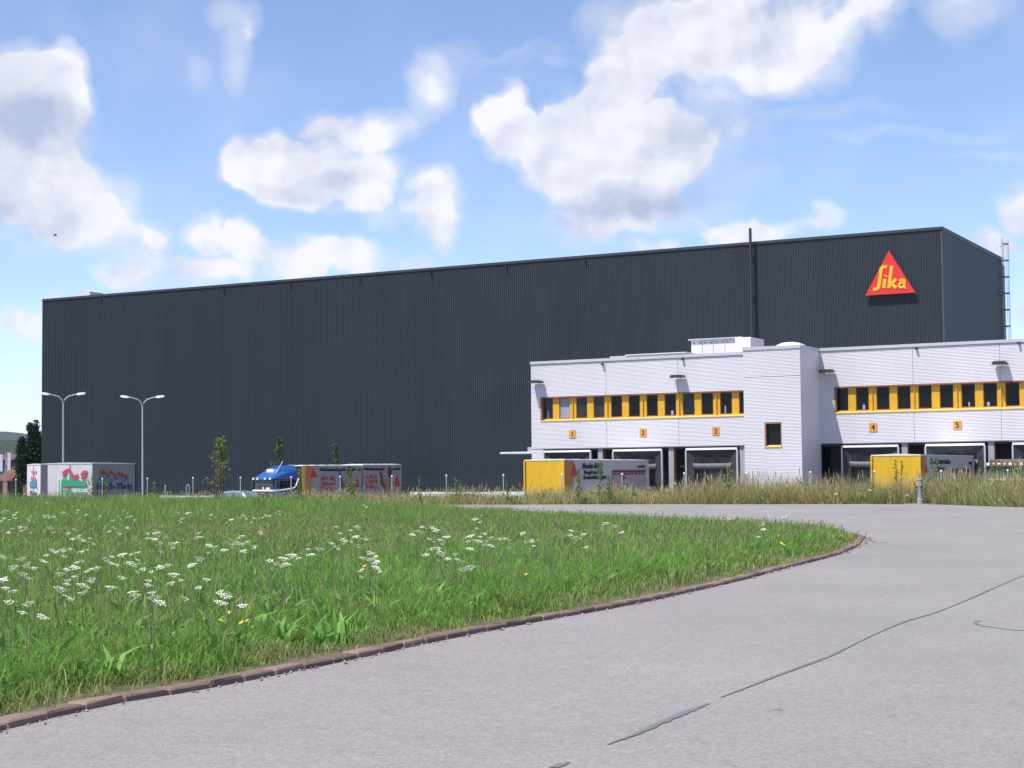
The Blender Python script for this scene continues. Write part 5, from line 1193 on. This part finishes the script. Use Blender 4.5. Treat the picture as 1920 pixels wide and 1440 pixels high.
def build_meadow():
    parts = []
    GREEN, LUSH, DRY, PURP, TAN = (.205, .350, .062), (.155, .375, .058), (.31, .30, .12), (.27, .25, .135), (.37, .32, .17)
    bands = [(6.5, 13, 2700), (13, 19, 1900), (19, 28, 1150), (28, 42, 560), (42, 64, 300), (64, 100, 230)]
    for (ya, yb, dens) in bands:
        xl, xr = -.345 * yb - .8, min(9.2, .22 * yb + 1); n = int((xr - xl) * (yb - ya) * dens)
        x = rng.uniform(xl, xr, n); y = rng.uniform(ya, yb, n)
        ntf = max(1, n // 15); tx = rng.uniform(xl, xr, ntf); ty = rng.uniform(ya, yb, ntf); ti = rng.integers(0, ntf, n); sp = .045 + .0022 * ya
        ox, oy = rng.normal(size=n) * sp, rng.normal(size=n) * sp; loose = rng.random(n) < .35
        x = np.where(loose, x, tx[ti] + ox); y = np.where(loose, y, ty[ti] + oy); taz = np.where(loose, rng.uniform(0, 2 * PI, n), np.arctan2(oy, ox) + rng.normal(size=n) * .5)
        th = rng.uniform(.6, 1.3, ntf)[ti]; tcol = rng.uniform(.72, 1.28, ntf)[ti]; th = np.where(loose, 1, th); tcol = np.where(loose, 1, tcol)
        k = (x > -.345 * y - .8) & in_poly(x, y, MEADOW); x, y, taz, th, tcol = x[k], y[k], taz[k], th[k], tcol[k]; dk = dist_line(x, y, KNP)
        edge = np.clip(dk / (.55 + .35 * vnoise(x, y, 1.3, 3)), 0, 1)
        keep = rng.random(len(x)) < .10 + .90 * np.clip(edge * 1.25 + 1.1 * (vnoise(x, y, .55, 9) - .55), 0, 1); x, y, dk, edge, taz, th, tcol = (v[keep] for v in (x, y, dk, edge, taz, th, tcol)); n = len(x)
        big = vnoise(x, y, 3.2, 1); mid = vnoise(x, y, .8, 5); sm = vnoise(x, y, .28, 7); far = np.clip((y - 14) / 26, 0, 1)
        h = (.13 + .13 * big + .11 * mid * mid + .10 * sm * sm) * (.42 + .58 * edge) * th * rng.uniform(.55, 1.25, n) * (1 + .05 * far)
        h *= 1 + .6 * np.clip((y - 56) / 16, 0, 1) + .45 * np.clip((900 - (960 + FPX * x / y)) / 120, 0, 1) * (y > 48)
        w = np.maximum(.0085 * rng.uniform(.6, 1.5, n), y * .00052 * rng.uniform(.7, 1.3, n))
        t = np.clip(.5 * big + .5 * vnoise(x, y, 1.7, 21), 0, 1)
        col = lerp(GREEN, LUSH, t); d = np.clip((1 - edge) * np.clip(1.9 * vnoise(x, y, .9, 41) - .35, 0, 1) + .5 * (rng.random(n) < .08) + .55 * np.clip(vnoise(x, y, 4.5, 33) - .45, 0, 1) * far, 0, 1)
        col = col * (1 - d[:, None]) + lerp(DRY, TAN, rng.random(n)) * d[:, None] * 1.0
        pu = (rng.random(n) < .05 + .17 * far); col[pu] = lerp(PURP, DRY, rng.random(pu.sum()))
        col *= (tcol * rng.uniform(.7, 1.3, n))[:, None]
        lean = rng.uniform(.15, 1.0, n) * (1.0 + .25 * (1 - edge)); az = taz
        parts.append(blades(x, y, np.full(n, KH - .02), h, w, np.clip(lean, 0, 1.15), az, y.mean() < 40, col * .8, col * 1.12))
        # thin seed stalks with brownish heads
        m = int(n * (.02 if ya < 20 else .03)); q = rng.choice(n, m, replace=False); xs, ys = x[q], y[q]; ok = edge[q] > .7; xs, ys = xs[ok], ys[ok]; m = len(xs)
        hs = rng.uniform(.30, .52, m) * (1 - .32 * np.clip((ys - 22) / 25, 0, 1)); ws = np.maximum(.004, ys * .00032); cs = lerp(PURP, TAN, rng.random(m)) * rng.uniform(.7, 1.25, m)[:, None]
        az = rng.uniform(0, 2 * PI, m); ln = rng.uniform(.02, .3, m)
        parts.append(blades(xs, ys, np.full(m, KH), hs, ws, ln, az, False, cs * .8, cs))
        hx = xs + np.cos(az) * ln * hs * .75; hy = ys + np.sin(az) * ln * hs * .75
        parts.append(blades(hx, hy, hs * .80 + KH, hs * .2, ws * 1.7, ln, az, True, cs, cs * 1.1))
    # broad leaved plants low in the sward
    cx = []; 
    for _ in range(520):
        yy = 8 + 30 * rng.random() ** 1.5; xx = rng.uniform(-.33 * yy, .2 * yy); cx.append((xx, yy))
    cx += [tuple(gnd(x, y, .1).xy) for x, y in ((520, 1150), (500, 1140), (545, 1145), (560, 1135), (820, 1105), (960, 1095), (980, 1150), (1000, 1120), (690, 1130), (720, 1128), (1240, 1085), (1330, 1070), (1440, 1060), (160, 1215), (250, 1195), (60, 1230))]
    cx = np.array(cx); k = in_poly(cx[:, 0], cx[:, 1], MEADOW); cx = cx[k]; dk = dist_line(cx[:, 0], cx[:, 1], KNP); cx = cx[dk > .35]
    for x0, y0 in cx:
        m = rng.integers(6, 14); az = rng.uniform(0, 2 * PI, m); c = lerp((.15, .34, .06), (.24, .40, .11), rng.random(m)) * rng.uniform(.75, 1.15)
        parts.append(blades(np.full(m, x0) + rng.normal(size=m) * .04, np.full(m, y0) + rng.normal(size=m) * .04, np.full(m, KH), rng.uniform(.16, .36, m), rng.uniform(.035, .075, m), rng.uniform(.35, .95, m), az, True, c, c * 1.15))
    # single longer tufts near the kerb
    for px, py in ((1000, 1165), (1040, 1163), (380, 1262), (300, 1268), (455, 1250), (230, 1280), (660, 1195), (760, 1185), (980, 1158), (1120, 1128), (190, 1285), (560, 1228), (700, 1200), (820, 1180), (1180, 1122), (90, 1310)):
        g = gnd(px, py - 6); m = 70; az = rng.uniform(0, 2 * PI, m); c = lerp((.13, .25, .05), (.36, .30, .13), rng.random(m) ** 2)
        parts.append(blades(g.x - .25 + rng.normal(size=m) * .09, g.y + .1 + rng.normal(size=m) * .09, np.full(m, KH - .02), rng.uniform(.15, .38, m), rng.uniform(.006, .011, m), rng.uniform(.3, 1.05, m), az, True, c * .8, c))
    # blades and litter that spill over the kerb here and there
    ki = np.arange(0, 150); kk = rng.choice(ki, 900); KA = np.array(KIN); kx, ky = KA[kk, 0], KA[kk, 1]; g = vnoise(kx, ky, .7, 55); ok = (rng.random(900) < np.clip(2.2 * g - .7, 0, 1)) & (ky > 5); kk, kx, ky = kk[ok], kx[ok], ky[ok]; m = len(kk)
    KO = np.array(KERB); dx, dy = KO[kk, 0] - kx, KO[kk, 1] - ky; az = np.arctan2(dy, dx) + rng.normal(size=m) * .7; cs = lerp((.17, .28, .06), (.34, .28, .13), rng.random(m))
    parts.append(blades(kx + rng.normal(size=m) * .12, ky + rng.normal(size=m) * .12, np.full(m, KH - .02), rng.uniform(.10, .28, m), np.maximum(.008, ky * .0005), rng.uniform(.5, 1.1, m), az, True, cs * .8, cs))
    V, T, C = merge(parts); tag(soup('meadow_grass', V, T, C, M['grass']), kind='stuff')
build_meadow()

def build_weeds():
    parts = []; n = 330000
    s = rng.uniform(-105, -6, n); c = rng.uniform(68, 81, n)
    x = s * UV.x + c * NV.x; y = s * UV.y + c * NV.y; px = 960 + FPX * x / y
    far = smooth_line([(60, 38), (45, 50), (30, 60.8), (21.4, 67.4), (18.9, 75.6), (11.5, 79.9), (3.9, 83.5), (-1.6, 85.2), (-10.8, 90.5), (-25, 98.2), (-46, 109.5), (-75, 125.4)], 1.2)
    poly = [(a + .25, b + .35) for a, b in far] + [tuple(sc(-112, 81).xy), tuple(sc(10, 81).xy)]
    k = in_poly(x, y, poly) & (px > -80) & (px < 2000); x, y, c, px = x[k], y[k], c[k], px[k]; n = len(x)
    hy = gnd(1725.5, 945); dh = np.hypot(x - hy.x, y - hy.y); k = (dh > .45) & ~((np.abs(x - hy.x) < .5) & (y < hy.y + .2)); x, y, c, px = x[k], y[k], c[k], px[k]; n = len(x)
    ed = dist_line(x, y, far[::2])
    H = np.interp(px, [0, 300, 540, 600, 960, 1010, 1230, 1290, 1400, 1600, 1760, 1920], [.70, .70, .72, .78, .80, 1.05, 1.35, 1.6, 1.85, 2.0, 1.75, 2.0])
    H = H * (.42 + .38 * vnoise(x, y, 2.6, 2) + .42 * vnoise(x, y, .8, 6)) * np.clip(.35 + ed / 1.1, 0, 1)
    tt = np.clip((c - 78.6) / 3, 0, 1); gz = -.03 - 1.59 * (tt * tt * (3 - 2 * tt))
    H = np.where(c > 78.6, H + .15, H)
    fx = np.clip((px - 490) / 90, 0, 1)                                      # left: still green meadow, then dry
    dry = np.clip(.10 + .72 * fx + .5 * (vnoise(x, y, 3.5, 12) - .5) - .22 * np.clip((px - 1080) / 200, 0, 1), 0, 1)
    low = np.clip(1 - ed / .9, 0, 1); dry = dry * (1 - .6 * low * (px > 1000))
    isdry = rng.random(n) < dry
    col = np.where(isdry[:, None], lerp((.56, .43, .21), (.46, .34, .19), rng.random(n)), lerp((.19, .26, .085), (.23, .31, .10), rng.random(n)))
    yel = (px > 950) & (px < 1260) & (rng.random(n) < .3); col[yel] = lerp((.58, .50, .20), (.50, .46, .20), rng.random(yel.sum()))
    col = col * rng.uniform(.65, 1.3, n)[:, None]
    h = H * rng.uniform(.42, 1.05, n); az = rng.uniform(0, 2 * PI, n); ln = rng.uniform(.1, .95, n); w = rng.uniform(.014, .034, n)
    parts.append(blades(x, y, gz, h, w, ln, az, False, col * .85, col * 1.05))
    # feathery stalks that stand above the mass
    m = 9000; q = rng.choice(n, m, replace=False); q = q[rng.random(m) < np.interp(px[q], [0, 540, 900, 1300, 1900], [.45, .8, .7, .8, .8])]; m = len(q)
    hs = H[q] * rng.uniform(.6, 1.08, m) + .08 + .22 * (px[q] < 1000) * rng.random(m) ** 2; cs = lerp((.48, .38, .20), (.36, .33, .17), rng.random(m)) * rng.uniform(.75, 1.25, m)[:, None]
    ln = rng.uniform(.0, .5, m); az = rng.uniform(0, 2 * PI, m); ws = np.full(m, .010)
    parts.append(blades(x[q], y[q], gz[q], hs, ws, ln, az, False, cs * .8, cs))
    parts.append(blades(x[q] + np.cos(az) * ln * hs * .7, y[q] + np.sin(az) * ln * hs * .7, gz[q] + hs * .76, hs * .24, ws * 3.0, ln, az, True, cs, cs * 1.1))
    # broad leaves among them and at the road edge
    m = 9000; q = rng.choice(n, m, replace=False); g = lerp((.15, .26, .07), (.21, .32, .10), rng.random(m)) * rng.uniform(.7, 1.2, m)[:, None]
    parts.append(blades(x[q], y[q], gz[q] + H[q] * rng.uniform(0, .6, m), rng.uniform(.10, .28, m), rng.uniform(.05, .10, m), rng.uniform(.4, 1.0, m), rng.uniform(0, 2 * PI, m), True, g, g * 1.1))
    V, T, C = merge(parts); tag(soup('roadside_weeds', V, T, C, M['weeds']), kind='stuff')
build_weeds()

# ------------------------------------------------------------------ meadow flowers: every plant its own thing
def build_flowers():
    def umbel(r, n, seed):
        rr = random.Random(seed); mb = MB()
        for k in range(n):
            q = k * 2.399; d = r * math.sqrt((k + .5) / n) * rr.uniform(.85, 1.12); x, y = d * math.cos(q), d * math.sin(q); z = -.22 * d + rr.uniform(-.004, .004); s_ = r * rr.uniform(.12, .21)
            mb.add([(x + s_ * math.cos(a), y + s_ * math.sin(a), z - .15 * s_) for a in np.linspace(0, 2 * PI, 5, endpoint=False)] + [(x, y, z + .35 * s_)], [(i, (i + 1) % 5, 5) for i in range(5)])
        for k in range(6):
            q = k * PI / 3; mb.tube([(0, 0, -r * .8), (r * .7 * math.cos(q), r * .7 * math.sin(q), -.2 * r)], .0022, 3, False)
        return mb.mesh('flower_head', M['umbel'])
    U = [umbel(.042, 17, 1), umbel(.034, 13, 2), umbel(.050, 19, 3)]
    c1 = [(25, 150), (85, 160), (185, 130), (215, 95), (235, 112), (20, 190), (65, 185), (150, 190), (170, 165), (215, 175), (240, 175), (265, 180), (320, 160), (350, 175), (390, 150), (430, 172), (500, 180), (590, 180), (620, 150), (655, 180), (760, 155), (880, 160), (910, 190), (950, 160), (1010, 148), (1055, 172), (1155, 195), (1215, 175), (1270, 190), (1330, 175), (1395, 155), (100, 230), (130, 235), (60, 240), (250, 235), (370, 240), (450, 290), (390, 285), (570, 235), (635, 235), (740, 265), (790, 260), (830, 278), (770, 290), (990, 262), (985, 285), (1305, 258), (1210, 275), (850, 310), (880, 312), (1050, 322), (1130, 305), (1185, 310), (1235, 305), (1270, 325), (260, 345), (310, 345), (350, 340), (230, 375), (10, 375), (105, 390), (70, 425), (130, 425), (410, 400), (435, 345), (375, 430), (480, 435), (560, 380), (610, 370), (690, 360), (715, 440), (755, 455), (650, 410), (870, 465), (840, 420), (995, 385), (1035, 492), (855, 510), (745, 500), (610, 480), (340, 495), (410, 515), (460, 487), (295, 535), (300, 465), (15, 490), (140, 607), (50, 605), (760, 560), (1140, 560), (1350, 398), (1420, 385), (1460, 370), (1540, 345), (1600, 340), (1685, 230), (1700, 262), (1780, 230), (1780, 280), (1830, 295), (1710, 295), (1660, 315), (1845, 355), (1850, 395)]
    c2 = [(970, 210), (940, 230), (955, 252), (590, 300), (610, 280), (670, 280), (700, 300), (760, 335), (720, 355), (735, 378), (900, 330), (960, 335), (990, 320), (950, 362), (1000, 380), (1025, 342), (1075, 350), (1110, 350), (1215, 315), (1270, 357), (1310, 355), (1500, 330), (1510, 300), (1540, 342), (1580, 320), (1718, 255), (1770, 272), (745, 435), (720, 430), (670, 405), (300, 430), (300, 470), (325, 500), (900, 515), (810, 435), (265, 150)]
    c3 = [(1060, 265), (1060, 292), (1130, 285), (1015, 225), (1045, 232), (1070, 188), (1198, 215), (1040, 525), (855, 230)]
    px = [(x / 2.667, 900 + y / 2.667) for x, y in c1] + [(600 + x / 3.2, 900 + y / 3.2) for x, y in c2] + [(1100 + x / 3.2, 900 + y / 3.2) for x, y in c3]
    r = random.Random(9); stems = {}
    for i, (x, y) in enumerate(px):
        h = r.uniform(.52, .66) if y > 975 else r.uniform(.45, .56)
        g = gnd(x, y, h + KH)
        if g.y > 85: g = atY(x, y, 84.0); h = max(.4, g.z - KH)
        if not in_poly(np.array([g.x]), np.array([g.y]), MEADOW)[0]: continue
        lab = 'white umbel wildflower on a tall green stem in the meadow'
        t = empty('umbel_flower', (g.x, g.y, KH - .02), r.uniform(0, 6), label=lab, cat='wildflower', group='white umbel flowers in the meadow')
        hb = round(h, 2)
        if hb not in stems:
            mb = MB().tube([(.03, .01, 0), (.01, 0, hb * .5), (0, 0, hb + .02 - .05)], [.006, .005, .003], 5)
            for a, l, b in ((.6, .10, .62), (2.7, .12, .55), (4.6, .09, .7)): mb.tube([(.006, 0, hb * b), (l * math.cos(a), l * math.sin(a), hb * (b + .24))], [.003, .002], 4)
            for a in (1.2, 3.5, 5.3): mb.add([(0, 0, hb * .35), (.05 * math.cos(a - .3), .05 * math.sin(a - .3), hb * .42), (.13 * math.cos(a), .13 * math.sin(a), hb * .40), (.05 * math.cos(a + .3), .05 * math.sin(a + .3), hb * .42)], [(0, 1, 2, 3)])
            stems[hb] = mb.mesh('stem', M['stem'])
        link('stem', stems[hb], t)
        o = link('flower_head', r.choice(U), t, (0, 0, hb + .02)); o.rotation_euler = (r.uniform(-.3, .3), r.uniform(-.3, .3), 0); k = r.uniform(.95, 1.35); o.scale = (k, k, k)
        for a, l, b in ((.6, .10, .62), (2.7, .12, .55), (4.6, .09, .7)):
            if r.random() < (.6 if x < 720 else .4):
                o = link('flower_head', r.choice(U), t, (l * math.cos(a), l * math.sin(a), hb * (b + .24) + .03)); o.rotation_euler = (r.uniform(-.4, .4), r.uniform(-.4, .4), 0); k = r.uniform(.75, 1.2); o.scale = (k, k, k)
    fl = MB(); st = MB().tube([(0, 0, 0), (.01, .01, .28)], [.004, .003], 4).mesh('stem', M['stem'])
    for k in range(12):
        q = k * PI / 6; fl.add([(0, 0, 0), (.022 * math.cos(q - .2), .022 * math.sin(q - .2), .006), (.030 * math.cos(q), .030 * math.sin(q), .010), (.022 * math.cos(q + .2), .022 * math.sin(q + .2), .006)], [(0, 1, 2, 3)])
    fl = fl.mesh('flower_head', M['petal_yellow'])
    ys = [(1225, 600), (1137, 655), (1105, 695), (1200, 705), (1230, 695)]
    pts = [(x / 2.667, 900 + y / 2.667) for x, y in ys] + [(1100 + x / 3.2, 900 + y / 3.2) for x, y in ((1150, 330), (1165, 375), (1205, 350), (1180, 385), (720, 272), (1340, 415), (680, 565), (1020, 300))] + [(980, 1080), (985, 1075), (1000, 1085), (703, 1042), (682, 1060)]
    for x, y in pts:
        g = gnd(x, y, KH + .30)
        if not in_poly(np.array([g.x]), np.array([g.y]), MEADOW)[0]: continue
        t = empty('dandelion', (g.x, g.y, KH), r.uniform(0, 6), label='small yellow dandelion like flower low in the green grass', cat='wildflower', group='yellow flowers in the meadow')
        link('stem', st, t); o = link('flower_head', fl, t, (.01, .01, .285)); o.rotation_euler = (.5, .2, 0); k = .8 if g.y < 20 else 1.2; o.scale = (k, k, k)
    for x, y in ((1700, 927), (1630, 918), (1567, 926), (1788, 888), (1872, 930), (1885, 934), (1898, 931), (1905, 938), (1800, 882), (1265, 905), (1258, 912), (1250, 918)):
        g = atY(x, y, 76.5 if x > 1300 else 83); t = empty('umbel_flower', (g.x, g.y, 0), r.uniform(0, 6), label='white flower among the tall roadside weeds', cat='wildflower', group='white flowers in the roadside weeds')
        MB().tube([(0, 0, 0), (0, 0, g.z)], [.008, .004], 4).build('stem', M['stem'], t)
        for k in range(3):
            o = link('flower_head', U[2], t, (r.uniform(-.06, .06), r.uniform(-.06, .06), g.z + r.uniform(-.05, .03))); o.scale = (1.2, 1.2, 1.2)
build_flowers()

def bird():
    p = atY(103, 441, 90); t = empty('bird', p, .8, label='tiny dark bird flying against the left clouds', cat='bird')
    MB().lathe([(.005, -.12), (.035, -.05), (.04, .02), (.025, .09), (.004, .14)], 8, axis='x').build('body', M['bird'], t, True)
    MB().add([(.04, .02, .01), (-.05, .02, .01), (-.07, .2, .06), (.0, .2, .07), (-.08, .36, .04)], [(0, 1, 2, 3), (3, 2, 4)]).add([(.04, -.02, .01), (-.05, -.02, .01), (-.07, -.2, .06), (.0, -.2, .07), (-.08, -.36, .04)], [(0, 1, 2, 3), (3, 2, 4)]).build('wings', M['bird'], t)
bird()

# ------------------------------------------------------------------ air
def haze():
    o = MB().box(-6200, 8700, -3800, 8700, -4, 190).build('haze', None)
    m = bpy.data.materials.new('haze_air'); m.use_nodes = True; N = m.node_tree.nodes; N.clear()
    out = N.new('ShaderNodeOutputMaterial'); v = N.new('ShaderNodeVolumePrincipled'); v.inputs['Color'].default_value = (.62, .78, 1, 1); v.inputs['Density'].default_value = .00006
    m.node_tree.links.new(v.outputs[0], out.inputs['Volume']); o.data.materials.append(m)
    tag(o, kind='stuff')
haze()
